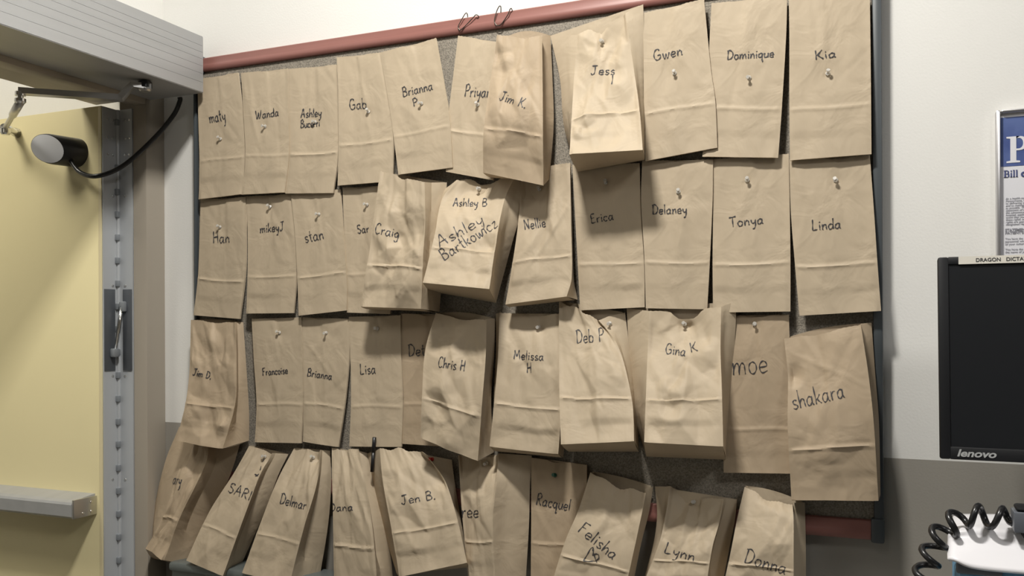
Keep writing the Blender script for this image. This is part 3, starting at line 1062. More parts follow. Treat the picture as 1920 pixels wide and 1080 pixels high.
R1, R2, R3, R4 = ('brown paper bags in the top row', 'brown paper bags in the second row',
                  'brown paper bags in the third row', 'brown paper bags in the bottom row')
N_ = None
bags = [
 # ---- top row
 dict(kind=FLAT, row=R1, rows=[(370,148,446,136),(372,235,457,232),(374,304,459,304),(373,374,455,364)], pin=(414,261),
      texts=[('maty',394,231,424,226,23)], lab='flat brown paper bag tucked under the operator box, leftmost in the top row', pw='low on the leftmost bag of the top row'),
 dict(kind=FLAT, row=R1, rows=[(452,137,539,128),(457,221,541,215),(460,304,542,290),(453,365,534,361)], pin=(498,237), lift=.2,
      texts=[('Wanda',480,224,523,217,16,.1)], lab='flat brown paper bag, second from left in the top row', pw='on the second bag from left in the top row'),
 dict(kind=FLAT, row=R1, rows=[(541,129,630,121),(542,215,633,215),(542,290,634,290),(535,363,625,362)], pin=(592,229),
      texts=[('Ashley',564,221,603,218,16,.12),('Bucerri',564,240,600,237,15,.1)], lab='flat brown paper bag with two short written lines, third from left in the top row', pw='over the writing of the third bag in the top row'),
 dict(kind=FLAT, row=R1, rows=[(631,107,713,99),(634,180,730,190),(635,260,737,250),(633,348,737,340)], pin=(691,210), lift=.35,
      texts=[('Gab',656,206,688,203,20)], lab='flat brown paper bag, fourth from left in the top row', pw='on the fourth bag from left in the top row'),
 dict(kind=FLAT, row=R1, rows=[(713,99,817,71),(725,170,833,160),(735,233,843,220),(747,328,849,314)], pin=(791,194), lift=.6,
      texts=[('Brianna',756,182,812,168,18,.1),('P',776,200,785,198,15)], lab='flat brown paper bag with its right top corner tilted up, fifth in top row', pw='on the tilted fifth bag of the top row'),
 dict(kind=FLAT, row=R1, rows=[(859,67,945,80),(850,140,940,150),(842,207,932,240),(836,322,925,338)], pin=(896,197), lift=.3,
      texts=[('Priyar',871,181,918,183,23,.1)], lab='flat brown paper bag half covered by a full bag, below the wire hooks', pw='on the half covered bag below the wire hooks'),
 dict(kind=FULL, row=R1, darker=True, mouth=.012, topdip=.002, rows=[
      (N_,(932,66,3.2),(1016,66,4.2),(1032,66,.7)),(N_,(921,140,4.2),(1017,150,5.6),(1036,150,.7)),
      (N_,(907,243,6.8),(1018,240,7.4),(1038,235,.8)),(N_,(906,324,5.6),(1019,348,6.1),(1030,336,1))],
      texts=[('Jim K.',935,187,984,203,18,.1)], lab='narrow full brown paper bag with open mouth and shaded side, under the right wire hook', dents=[(925,100,-9,26),(950,115,5,20),(940,215,5,30)]),
 dict(kind=FULL, row=R1, pin=(1129,78), crumple=.0052, zig=.002, rows=[
      ((1032,67,.5),(1082,66,1.4),(1172,24,2.2),(1206,8,1.5)),((1050,150,.6),(1076,149,2.8),(1190,140,3.4),(1210,143,1)),
      ((1058,240,.8),(1071,230,6.6),(1200,215,6.8),(1210,222,1)),((1084,322,1),(1068,290,9.8),(1205,281,9.8),(1209,300,1))],
      texts=[('Jess',1107,140,1153,140,17,.1),[[(1149,140),(1149,148),(1147,158)]]], gl=.05, gr=.1,
      lab='bulging full brown paper bag with bright crumpled front, tallest in top row centre', dents=[(1100,240,-7,22),(1160,165,6,35)], pw='at the crumpled top of the bulging top row bag', notch=.9),
 dict(kind=FLAT, row=R1, rows=[(1206,24,1320,-2),(1207,150,1333,130),(1208,230,1341,188),(1210,302,1345,277)], pin=(1265,138), lift=.5,
      texts=[('Gwen',1226,114,1280,103,20,.1)], lab='flat brown paper bag shaded along its left side by the bulging bag', pw='on the flat bag just right of the bulging top row bag'),
 dict(kind=FLAT, row=R1, rows=[(1334,6,1476,-10),(1330,84,1474,65),(1325,200,1466,201),(1317,294,1459,296)], pin=(1405,146), lift=.1,
      texts=[('Dominique',1363,112,1451,107,17,.1)], lab='flat brown paper bag, second from right in the top row', pw='on the second bag from right in the top row'),
 dict(kind=FLAT, row=R1, rows=[(1479,-5,1631,-14),(1480,65,1632,70),(1480,180,1633,162),(1481,301,1634,289)], pin=(1552,139), lift=.3,
      texts=[('Kia',1529,112,1568,107,17)], lab='wide flat brown paper bag at the right end of the top row', pw='on the rightmost bag of the top row'),
 # ---- second row
 dict(kind=FLAT, row=R2, rows=[(376,374,461,369),(374,440,461,430),(371,520,460,510),(363,591,450,598)], pin=(413,426), lift=.1,
      texts=[('Han',400,456,431,455,22)], lab='flat brown paper bag, leftmost in the second row', pw='on the leftmost bag of the second row'),
 dict(kind=FLAT, row=R2, rows=[(461,368,545,364),(464,440,552,430),(464,520,556,515),(462,588,551,587)], pin=(507,388),
      texts=[('mikeyJ',488,437,533,432,17,.1)], lab='flat brown paper bag, second from left in the second row', pw='on the second bag from left in the second row'),
 dict(kind=FLAT, row=R2, rows=[(545,364,638,355),(552,430,643,430),(557,510,651,534),(560,592,650,582)], pin=(599,402), lift=.35,
      texts=[('stan',573,455,608,448,22)], lab='flat brown paper bag, third from left in the second row', pw='on the third bag from left in the second row'),
 dict(kind=FLAT, row=R2, rows=[(642,352,725,348),(645,430,728,430),(649,510,730,510),(651,586,732,589)], pin=(689,384), lift=.1,
      texts=[('Sar',671,438,693,435,16)], lab='flat brown paper bag mostly hidden behind a crumpled bag, fourth in the second row', pw='on the mostly hidden fourth bag of the second row'),
 dict(kind=FULL, row=R2, crumple=.0062, zig=.002, rows=[
      (N_,(712,320,2.6),(797,342,4.2),(838,342,.7)),(N_,(701,410,4),(797,420,5.5),(832,420,.8)),
      (N_,(687,504,6),(792,516,7),(830,500,.9)),(N_,(677,575,6),(789,579,6.6),(824,585,1.2))],
      texts=[('Craig',702,437,747,447,20)], lab='very crumpled brown paper bag with deep dents in the second row', gr=.2,
      dents=[(745,360,-8,46),(775,390,5,40),(745,440,-10,50),(712,470,-10,40),(780,470,9,40)]),
 dict(kind=FULL, row=R2, pin=(899,354), crumple=.0042, zig=.003, rows=[
      ((828,358,.6),(856,337,1.4),(966,328,2.4),(980,336,.8)),((824,368,.8),(829,372,3),(946,374,3.6),(985,368,1)),
      ((815,440,.8),(815,440,7.5),(930,455,8),(962,450,1.2)),((806,546,1),(793,530,11),(918,542,11),(930,568,1.4))],
      texts=[('Ashley B',849,387,913,387,15,.1),('Ashley',824,465,909,418,22,.05),('Bartkowicz',833,489,935,424,23,0)], gl=.05, gr=.15,
      lab='bulging full brown paper bag with large slanted handwriting in three lines', dents=[(915,458,-12,26),(880,350,-8,30)], pw='at the puckered top of the bag with slanted handwriting', notch=.8),
 dict(kind=FULL, row=R2, pin=(1012,355), crumple=.0022, rows=[
      (N_,(978,318,1),(1069,306,1.2),N_),(N_,(971,420,2.2),(1071,420,2.8),(1073,420,1)),
      (N_,(960,500,3.4),(1072,520,4.2),(1076,522,1)),(N_,(948,571,4.2),(1063,556,4.8),(1083,562,1.2))],
      texts=[('Nellie',984,431,1024,425,19)], lab='slightly filled brown paper bag leaning left, right of the slanted handwriting bag', pw='on the leaning bag right of the slanted handwriting bag'),
 dict(kind=FLAT, row=R2, rows=[(1073,309,1199,306),(1078,400,1202,400),(1083,490,1208,500),(1088,582,1209,576)], pin=(1136,343),
      texts=[('Erica',1109,419,1151,412,18)], lab='flat brown paper bag shaded at the top by the bulging bag above it', pw='in the shaded top of the bag below the bulging bag', lift=.1),
 dict(kind=FLAT, row=R2, rows=[(1204,301,1337,299),(1202,374,1336,374),(1208,480,1331,485),(1211,578,1326,580)], pin=(1272,360), lift=.35,
      texts=[('Delaney',1223,402,1288,400,18)], lab='flat brown paper bag, third from right in the second row', pw='on the third bag from right in the second row'),
 dict(kind=FLAT, row=R2, rows=[(1337,299,1479,288),(1337,400,1481,400),(1336,490,1482,490),(1337,586,1482,584)], pin=(1401,338),
      texts=[('Tonya',1368,426,1432,419,19)], lab='flat brown paper bag, second from right in the second row', pw='on the second bag from right in the second row'),
 dict(kind=FLAT, row=R2, rows=[(1480,299,1631,291),(1483,400,1639,400),(1490,490,1645,490),(1499,592,1652,583)], pin=(1567,338), lift=.3,
      texts=[('Linda',1523,432,1577,428,20)], lab='wide flat brown paper bag at the right end of the second row', pw='on the rightmost bag of the second row'),
 # ---- third row
 dict(kind=FULL, row=R3, darker=True, crumple=.0055, rows=[
      (N_,(358,600,1.6),(440,604,2.2),(456,604,.7)),(N_,(356,690,4.2),(444,690,4.4),(462,690,.7)),
      (N_,(346,765,6.2),(440,765,6.4),(467,772,.9)),(N_,(331,826,7.4),(418,841,8),(467,826,1.2))],
      texts=[('Jim D.',361,703,395,711,13,.05)], lab='full crumpled brown paper bag overhanging the left edge of the board in the third row',
      dents=[(400,640,6,30),(385,790,-14,36),(420,800,8,22)], mouth=.004),
 dict(kind=FLAT, row=R3, rows=[(472,598,565,595),(476,677,567,677),(481,758,568,758),(478,829,565,831)], pin=(525,624),
      texts=[('Francoise',493,704,540,700,14)], lab='flat brown paper bag, second from left in the third row', pw='on the second bag from left in the third row', lift=.2),
 dict(kind=FLAT, row=R3, rows=[(566,595,657,598),(568,670,655,670),(570,745,647,755),(568,828,635,838)], pin=(612,624),
      texts=[('Brianna',576,705,622,712,15)], lab='flat brown paper bag narrowing downwards, third from left in the third row', pw='on the third bag from left in the third row', lift=0),
 dict(kind=FLAT, row=R3, rows=[(654,594,751,591),(657,677,752,677),(658,758,755,758),(655,837,753,838)], pin=(708,616),
      texts=[('Lisa',676,702,705,700,20)], lab='flat brown paper bag with a black marker in front of its bottom edge', pw='on the bag above the black marker', lift=.3),
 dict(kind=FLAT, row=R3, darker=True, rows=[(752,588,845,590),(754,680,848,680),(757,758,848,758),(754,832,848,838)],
      texts=[('Detr',766,668,806,666,22)], lab='shaded flat brown paper bag mostly hidden, fifth from left in third row', lift=.0),
 dict(kind=FULL, row=R3, crumple=.004, topdip=.003, rows=[
      (N_,(817,587,2.2),(912,599,3.6),(928,597,.7)),(N_,(797,658,4.4),(911,658,5.4),(927,655,.7)),
      (N_,(791,750,6.8),(904,755,7.6),(921,750,.9)),(N_,(789,820,6.6),(896,864,7.4),(926,848,1.2))],
      texts=[('Chris H',821,688,871,696,20)], lab='full brown paper bag, open top, shaded right side, sixth in the third row', dents=[(820,760,-11,34),(845,830,9,32)], mouth=.006),
 dict(kind=FULL, row=R3, pin=(1010,613), crumple=.0028, rows=[
      ((930,588,.7),(936,586,1.4),(1050,588,1.4),N_),((930,660,.9),(934,660,3.4),(1055,660,3.4),N_),
      ((926,760,1.1),(926,760,5),(1053,765,5),N_),((930,846,1.4),(918,837,5.8),(1047,851,5.8),(1056,858,1.4))],
      texts=[('Melissa',963,673,1019,676,17),('H',988,699,997,699,19)], lab='filled brown paper bag with strong flap fold and shaded top, middle of the third row', pw='in the shaded top of the middle third row bag'),
 dict(kind=FULL, row=R3, pin=(1144,606), crumple=.0036, rows=[
      (N_,(1048,564,2),(1122,597,2.2),(1172,586,.7)),(N_,(1048,650,3.6),(1160,652,3.8),(1180,650,.8)),
      (N_,(1049,750,7.4),(1185,750,7.8),(1193,745,1)),((1067,847,1.4),(1052,833,10.2),(1189,827,10.6),(1198,847,1.4))],
      texts=[('Deb P',1081,644,1133,640,25)], lab='bulging full brown paper bag with pointed left top corner in the third row', gr=.15, dents=[(1150,690,7,45)], pw='at the right shoulder of the bag with the pointed corner', zig=.003),
 dict(kind=FULL, row=R3, pin=(1284,608), crumple=.0042, rows=[
      ((1175,578,.8),(1217,583,2.2),(1352,576,2.8),(1381,566,1.4)),((1181,690,.9),(1214,665,4),(1351,657,4.8),(1377,650,1)),
      ((1188,775,1),(1211,745,8.2),(1354,745,8.6),(1368,745,1)),((1212,856,1.4),(1208,829,11),(1356,837,11),(1361,862,1.4))],
      texts=[('Gina',1247,663,1285,668,20),('K',1296,661,1309,658,18)], lab='biggest bright bulging brown paper bag, third from right in the third row', gl=.05, gr=.12,
      dents=[(1260,730,9,30),(1262,765,-9,26),(1330,660,7,30)], pw='in the dented top of the biggest third row bag', notch=1.6),
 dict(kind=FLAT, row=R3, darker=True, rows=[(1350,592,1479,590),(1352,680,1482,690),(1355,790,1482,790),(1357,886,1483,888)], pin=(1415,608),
      texts=[('moe',1374,703,1440,698,44)], lab='flat brown paper bag half in shade between the biggest bag and the rightmost bag', pw='on the half shaded bag, second from right in third row', lift=.1, crease=.72),
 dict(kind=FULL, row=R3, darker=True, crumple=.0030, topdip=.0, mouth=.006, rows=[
      (N_,(1470,635,1.4),(1614,609,2.8),(1634,605,.8)),(N_,(1477,705,2.8),(1628,700,4.2),(1641,700,.9)),
      (N_,(1477,800,5),(1638,790,5.4),(1648,790,1)),(N_,(1484,937,5),(1647,939,5),(1651,928,1.2))],
      texts=[('shakara',1488,768,1585,745,34)], lab='large tall brown paper bag at the right end of the third row, hanging low', dents=[(1484,705,-8,24),(1560,860,4,50)], wr=1.3),
 # ---- bottom row
 dict(kind=FULL, row=R4, darker=True, crumple=.0045, rows=[
      ((336,800,.7),(374,812,1.6),(392,815,1.8),(452,826,.7)),((309,868,.9),(336,880,4.8),(386,868,5),(430,895,.9)),
      ((287,970,1.2),(305,972,6.8),(337,972,7.4),(390,975,1.2)),((285,1047,1.6),(273,1028,7.6),(309,1050,8.4),(368,1062,1.6))],
      texts=[('ary',324,907,339,910,22)], lab='crumpled full brown paper bag slanting over the door frame, leftmost in bottom row', gl=.05, gr=.25),
 dict(kind=FULL, row=R4, pin=(498,856), crumple=.0028, rows=[
      (N_,(467,836,1.4),(508,846,2.4),(541,851,.7)),(N_,(439,886,3.8),(487,890,4.4),(523,888,.9)),
      (N_,(392,960,6.2),(460,963,7),(496,960,1)),(N_,(349,1051,8.2),(418,1080,9),(448,1068,1.4))],
      texts=[('SARI',427,922,468,939,19),[[(478,889),(484,893),(479,893),(486,889)],[(488,882),(490,874)],[(493,866),(496,860)]]],
      lab='brown paper bag slanting down left with bold capitals, second in bottom row', pw='at the top of the slanting bag with bold capitals'),
 dict(kind=FULL, row=R4, pin=(588,858), crumple=.003, rows=[
      (N_,(551,840,1.4),(600,842,2.4),(619,845,.7)),(N_,(520,900,4.2),(594,905,5),(621,905,.9)),
      (N_,(488,982,6.6),(571,985,7.6),(615,985,1)),(N_,(454,1074,8.2),(543,1095,9),(598,1090,1.4))],
      texts=[('Delmar',524,944,573,956,20)], lab='brown paper bag slanting down left, third from left in the bottom row', pw='at the top of the third bag in the bottom row'),
 dict(kind=FULL, row=R4, crumple=.0035, rows=[
      (N_,(622,840,1.4),(672,842,2.4),(690,850,.7)),(N_,(623,910,4.2),(686,910,5.4),(701,908,.9)),
      (N_,(625,1000,6.2),(700,1000,7.4),(727,1000,1)),(N_,(627,1110,7.2),(709,1115,8.4),(738,1095,1.4))],
      texts=[('Dana',618,959,662,957,15)], lab='upright brown paper bag with a twisted right side, fourth from left in bottom row', gr=.45),
 dict(kind=FULL, row=R4, pin=(811,861), crumple=.0038, zig=.004, rows=[
      ((689,850,.9),(712,841,2.4),(790,843,3),(847,862,.7)),((700,905,1),(718,905,5.4),(833,900,5),(852,900,.9)),
      ((716,980,1.2),(732,980,7.8),(858,975,7.8),(864,975,1)),((743,1074,2),(749,1081,9.4),(876,1055,9.4),(880,1064,1.6))],
      texts=[('Jen B.',753,946,817,936,17)], lab='bright bulging brown paper bag held by a red pin, fifth in bottom row', gl=.1, dents=[(825,900,-8,28)], pw='at the crumpled right shoulder of the fifth bottom row bag', pm=('redpin', 'red')),
 dict(kind=FULL, row=R4, pin=(913,868), crumple=.0022, rows=[
      (N_,(858,853,1.2),(934,850,2.4),(997,854,.8)),(N_,(862,905,3.4),(930,905,5.4),(994,905,.9)),
      (N_,(867,975,5),(924,976,6.8),(992,980,1)),(N_,(879,1090,6.4),(930,1095,7.4),(986,1085,1.4))],
      texts=[('ree',866,970,898,970,26)], lab='brown paper bag with a deep vertical side fold, just right of the red pin bag', gr=.16, pw='in the shaded top of the bag right of the red pin bag'),
 dict(kind=FLAT, row=R4, darker=True, rows=[(996,858,1100,872),(996,920,1100,930),(996,980,1098,990),(995,1120,1092,1125)], pin=(1041,891),
      texts=[('Racquel',1005,946,1068,958,22)], lab='flat brown paper bag in deep shade held by a green pin', pw='in the flat shaded bottom row bag', pm=('greenpin', 'dark green'), lift=.2, crease=.6),
 dict(kind=FULL, row=R4, crumple=.0028, zig=.003, mouth=.003, rows=[
      (N_,(1107,886,2),(1211,924,3.4),(1225,912,.8)),(N_,(1085,955,4.2),(1203,965,5.4),(1217,960,.9)),
      (N_,(1060,1014,5.8),(1190,1025,6.8),(1202,1020,1)),(N_,(1030,1110,7.4),(1165,1140,8.4),(1182,1120,1.4))],
      texts=[('Felisha',1083,996,1149,1050,24),[[(1094,1052),(1101,1040),(1108,1028),(1112,1026),(1113,1032),(1111,1041),(1118,1038),(1123,1040),(1123,1047),(1116,1052),(1104,1053),(1094,1052)],[(1111,1030),(1119,1055)]]],
      lab='brown paper bag slanting left with cursive writing and a drawn heart', topdip=.004),
 dict(kind=FULL, row=R4, pin=(1301,941), crumple=.0038, rows=[
      ((1228,912,.8),(1256,911,1.4),(1357,935,1.6),(1382,936,.8)),((1232,965,.9),(1247,967,3.4),(1350,975,4.2),(1378,975,.9)),
      ((1225,1020,1),(1235,1020,5.2),(1336,1025,6.2),(1368,1025,1)),((1200,1110,1.4),(1200,1110,7.2),(1322,1115,8.2),(1352,1110,1.4))],
      texts=[('Lynn',1245,1036,1301,1053,21)], lab='brown paper bag with flared side folds and shaded top, second from right in bottom row', gl=.2, gr=.3, pw='in the shaded top of the flared bottom row bag', topdip=.006),
 dict(kind=FULL, row=R4, crumple=.0032, zig=.002, mouth=.005, topdip=.004, rows=[
      (N_,(1396,913,2),(1486,946,3.2),(1509,942,.8)),(N_,(1383,969,4.4),(1488,975,5.4),(1510,975,.9)),
      (N_,(1371,1030,6.2),(1488,1035,7.2),(1511,1035,1)),(N_,(1352,1120,7.4),(1488,1130,8.2),(1511,1125,1.4))],
      texts=[('Donna',1394,1054,1472,1077,27)], lab='full brown paper bag with pointed left corner, rightmost in the bottom row'),
]
for i, b in enumerate(bags):
    kw = {k: v for k, v in b.items() if k in ('pin', 'lift', 'crumple', 'dents', 'crease', 'darker', 'topdip', 'notch', 'mouth', 'gl', 'gr', 'wr', 'zig')}
    root, bvh = build_bag(101 + i * 7, b['kind'], b['rows'], b['lab'], b['row'], b['texts'], **kw)
    if b.get('pin'):
        m_, c_ = b.get('pm', ('clear', 'clear'))
        push_pin(bvh, b['pin'][0], b['pin'][1], b['pw'], m_, c_)

# black marker poking out behind the bright bag of the bottom row
mk = empty('marker_pen', P(701, 860, 2.6))
tag(mk, 'black marker standing up between the third and bottom rows', 'marker')
pa, pb2 = P(702, 820, 2.6), P(700, 848, 2.6)
dv = (pb2 - pa)
tube('cap', [pa, pa + dv], 0.0040, 'black', mk, 12)
tube('barrel', [pa + dv * 1.001, pa + dv * 2.3], 0.0037, 'black', mk, 12)

# ------------------------------------------------------------------ text in print lettering
def print_text(name, body, origin, right, up, size, m, parent, extr=0.0003, bold=0.0, sx=1.0, shear=0.0):
    cu = bpy.data.curves.new(name, 'FONT')
    cu.body = body
    cu.size = size
    cu.extrude = extr
    cu.offset = bold
    cu.shear = shear
    to = bpy.data.objects.new(name + '_tmp', cu)
    COL.objects.link(to)
    dg = bpy.context.evaluated_depsgraph_get()
    me = bpy.data.meshes.new_from_object(to.evaluated_get(dg))
    bpy.data.objects.remove(to)
    r, u = Vector(right).normalized(), Vector(up).normalized()
    n = r.cross(u)
    R = Matrix((r * sx, u, n)).transposed().to_4x4()
    me.transform(Matrix.Translation(origin) @ R)
    me.materials.clear()
    me.materials.append(M[m])
    o = bpy.data.objects.new(name, me)
    COL.objects.link(o)
    if parent:
        o.parent = parent
        o.matrix_parent_inverse = Matrix.Translation(parent.location).inverted()
    return o


# ------------------------------------------------------------------ poster in a snap frame
yp = -0.014
p0 = PY(1867, 206, yp)
pw_ = 0.50
zb_p = p0.z - 0.50
po = empty('poster', (p0.x, 0, zb_p))
tag(po, 'framed notice with a blue heading in a silver snap frame', 'poster')
fx = PY(1877, 300, yp).x - p0.x
for lo, hi in (((p0.x, -0.014, zb_p), (p0.x + fx, 0, p0.z)), ((p0.x + pw_ - fx, -0.014, zb_p), (p0.x + pw_, 0, p0.z)),
               ((p0.x + fx, -0.014, p0.z - fx * .8), (p0.x + pw_ - fx, 0, p0.z)), ((p0.x + fx, -0.014, zb_p), (p0.x + pw_ - fx, 0, zb_p + fx))):
    box('frame_bar', lo, hi, 'silver', po, bevel=0.0035)
yq = -0.006
box('sheet', (p0.x + fx, yq, zb_p + fx), (p0.x + pw_ - fx, -0.001, p0.z - fx * .8), 'paper', po)
zb1 = PY(1890, 220, yq).z
zb2 = PY(1890, 312, yq).z
box('heading_panel', (p0.x + fx, yq - 0.0004, zb2), (p0.x + pw_ - fx, yq, zb1), 'blue', po)


def serif_poly(pts2, ox, oz, sx, sz, y, m, nm):
    prism(nm, [(ox + a * sx, y, oz + b * sz) for a, b in pts2], (0, 0.0004, 0), m, po)


def arc(cx, cy, rx, ry, a0, a1, n=10):
    return [(cx + rx * math.cos(math.radians(a0 + (a1 - a0) * k / n)), cy + ry * math.sin(math.radians(a0 + (a1 - a0) * k / n))) for k in range(n + 1)]


pP0 = PY(1887, 306, yq)
pP1 = PY(1887, 257, yq)
hP = pP1.z - pP0.z
Pst = [(0, 0), (.46, 0), (.46, .06), (.33, .08), (.33, .92), (.46, 1), (0, 1), (0, .94), (.13, .92), (.13, .08), (0, .06)]
serif_poly(Pst, pP0.x, pP0.z, hP, hP, yq - 0.001, 'paper', 'lettering')
outer = arc(.42, .73, .33, .27, 90, -90)
inner = arc(.42, .73, .14, .20, -90, 90)
serif_poly([(.33, 1)] + outer + [(.33, .46), (.33, .53)] + inner + [(.33, .93)], pP0.x, pP0.z, hP, hP, yq - 0.001, 'paper', 'lettering')
xx = pP0.x + hP * .95
for ch in ('atient\'s',):
    print_text('lettering', ch, (xx, yq - 0.001, pP0.z), (1, 0, 0), (0, 0, 1), hP * 1.35, 'paper', po, bold=0.0008)
# "Bill of Rights"
q0 = PY(1882, 333, yq)
q1 = PY(1882, 320, yq)
hb = q1.z - q0.z
sw = hb * .17
ox, oz = q0.x, q0.z


def rect(x, z, w_, h_, nm='lettering', m='navy'):
    box(nm, (x, yq - 0.0012, z), (x + w_, yq - 0.0004, z + h_), m, po)


bm = bmesh.new()


def rb(x, z, w_, h_):
    add_box(bm, (ox + x * hb, yq - 0.0010, oz + z * hb), (ox + (x + w_) * hb, yq - 0.0004, oz + (z + h_) * hb))


rb(0.08, 0, .18, 1)
rb(0, 0, .35, .06)
rb(0, .94, .35, .06)
rb(.30, .47, .22, .07)
rb(.30, .93, .20, .07)
rb(.30, 0, .24, .07)
rb(.52, .08, .16, .40)
rb(.48, .54, .15, .38)
x_ = .80
rb(x_ + .06, 0, .15, .62)
rb(x_, 0, .27, .05)
rb(x_ + .06, .80, .15, .16)
for x_ in (1.15, 1.50):
    rb(x_ + .06, 0, .15, 1)
    rb(x_, 0, .27, .05)
    rb(x_, .95, .15, .05)
bm_obj('lettering', bm, 'navy', po)
print_text('lettering', 'of Rights', (ox + hb * 2.15, yq - 0.0008, oz), (1, 0, 0), (0, 0, 1), hb * 1.4, 'navy', po, bold=0.0005)
zz = lambda y: PY(1890, y, yq).z
lines = ['As a health care facility located in', 'Pennsylvania, this hospital is committed', 'to delivering quality medical care', 'and to making your stay as pleasant', 'as possible. The following',
         'statement of rights, endorsed by', 'the administration and staff of this', 'hospital, applies to all patients. In the', 'event that you are unable to exercise', 'these rights on your own behalf,', 'rights are applicable to your', 'designated representative.']
for k, t in enumerate(lines):
    print_text('small_print', t, (PY(1885, 300, yq).x, yq - 0.0006, zz(374 + k * 4.4)), (1, 0, 0), (0, 0, 1), 0.0044, 'greyink', po, 0.0001, shear=0.2)
for k, t in enumerate(['STATEMENT OF', 'PATIENT\'S RIGHTS']):
    print_text('small_print', t, (PY(1884, 300, yq).x, yq - 0.0006, zz(433.5 + k * 5.4)), (1, 0, 0), (0, 0, 1), 0.0056, 'greyink', po, 0.0001, bold=0.0002)
for k, t in enumerate(['You have the right to respectful care given by competent', 'personnel which reflects consideration', 'of your cultural values.', '', 'You have the right, upon request, to be given',
                       'the name of your attending physician.', '', 'You have the right to privacy']):
    if t:
        print_text('small_print', t, (PY(1884, 300, yq).x, yq - 0.0006, zz(449.5 + k * 5.0)), (1, 0, 0), (0, 0, 1), 0.0046, 'greyink', po, 0.0001)

# ------------------------------------------------------------------ monitor
ym = -0.20
a0 = PY(1758, 482, ym)
a1 = PY(1770, 853, ym)
hM = a0.z - a1.z
wM = hM * 1.72
mo = empty('monitor', (a0.x + wM / 2, ym, a1.z - 0.10))
tag(mo, 'black flat computer monitor with a dark screen beside the board', 'monitor')
dx = PY(1769, 853, ym).x - PY(1757, 482, ym).x
tl = math.asin(min(0.12, abs(dx) / hM))
# tilt so that the bottom edge comes towards the viewer
off = 0.0
for _ in range(60):
    if PY(1769, 853, ym - off).x > PY(1757, 482, ym).x:
        off += 0.001
ang = math.atan2(min(off, 0.04), hM)
ROT = Matrix.Rotation(ang, 3, 'X')
org = Vector((a0.x, ym, a0.z))


def mp(x, y, z):        # monitor local: x right, y towards wall, z down negative from the top edge
    v = Vector((0, y, z))
    v = Matrix.Rotation(-ang, 3, 'X') @ v
    if (Matrix.Rotation(-ang, 3, 'X') @ Vector((0, 0, -1))).y > 0:
        v = Matrix.Rotation(ang, 3, 'X') @ Vector((0, y, z))
    return org + Vector((x, v.y, v.z))


def mbox(name, x1, x2, y1, y2, z1, z2, m, bevel=0.0):
    bm = bmesh.new()
    add_box(bm, (x1, y1, z1), (x2, y2, z2), bevel)
    for v in bm.verts:
        v.co = mp(v.co.x, v.co.y, v.co.z)
    return bm_obj(name, bm, m, mo, smooth=bevel > 0)


bz = PY(1782, 600, ym).x - PY(1761, 600, ym).x
bzb = hM * 0.062
HM = hM / math.cos(ang)
mbox('back_shell', 0.004, wM - 0.004, 0.004, 0.035, -HM + 0.004, -0.004, 'blackm', 0.004)
mbox('bezel', 0, bz, 0, 0.016, -HM, 0, 'blackm', 0.003)
mbox('bezel', wM - bz, wM, 0, 0.016, -HM, 0, 'blackm', 0.003)
mbox('bezel', bz * .9, wM - bz * .9, 0, 0.016, -bz * .80, 0, 'blackm', 0.002)
mbox('bezel', bz * .9, wM - bz * .9, 0, 0.016, -HM, -HM + bzb, 'blackm', 0.002)
mbox('screen', bz - .001, wM - bz + .001, 0.0025, 0.010, -HM + bzb - .001, -bz * .8 + .001, 'screen')
tx0 = PY(1797, 487, ym).x - a0.x
tag(mbox('label_tape', tx0, tx0 + 0.16, -0.0006, 0.0005, -0.0115, -0.0005, 'tape'), 'cream label tape with black capitals')
dn_ = (mp(0, 0, -1) - mp(0, 0, 0)).normalized()
sz_t = 0.0072
print_text('label_lettering', 'DRAGON   DICTATION  ONLY', mp(PY(1829, 487, ym).x - a0.x, -0.0010, -0.0085), (1, 0, 0), -dn_, sz_t, 'taped', mo, 0.0001, bold=0.0001)
lx = PY(1796, 848, ym - off).x - a0.x
print_text('logo', 'lenovo', mp(lx, -0.0006, -HM + 0.0045), (1, 0, 0), -dn_, 0.0135, 'logo', mo, 0.0002, bold=0.0004, sx=1.28, shear=0.25)
# stand outside the picture
ZW = 1.10
cxm = a0.x + wM / 2
box('neck', (cxm - 0.03, ym + 0.03, ZW + 0.012), (cxm + 0.03, ym + 0.055, a1.z + 0.12), 'blackm', mo, bevel=0.004)
box('foot', (cxm - 0.10, ym + 0.0, ZW), (cxm + 0.11, ym + 0.13, ZW + 0.012), 'blackm', mo, bevel=0.004)

# ------------------------------------------------------------------ cart top below the frame that carries monitor and handset
ct = empty('computer_cart', (0.75, -0.33, 0))
tag(ct, 'grey computer cart under the monitor at the right edge', 'cart')
xc0 = PY(1700, 1080, -0.3).x
box('worktop', (xc0 + 0.06, -0.58, ZW - 0.03), (xc0 + 0.80, -0.04, ZW), 'cart', ct, bevel=0.006)
box('column', (xc0 + 0.36, -0.36, 0.08), (xc0 + 0.48, -0.24, ZW - 0.03), 'cart', ct, bevel=0.004)
box('base', (xc0 + 0.12, -0.56, 0.0), (xc0 + 0.72, -0.06, 0.08), 'cart', ct, bevel=0.01)

# ------------------------------------------------------------------ white device with light blue base, grey plug and coiled cord
yd = -0.34
wd = empty('scanner_cradle', PY(1880, 1080, yd))
tag(wd, 'white curved plastic device with light blue base under the monitor', 'device')


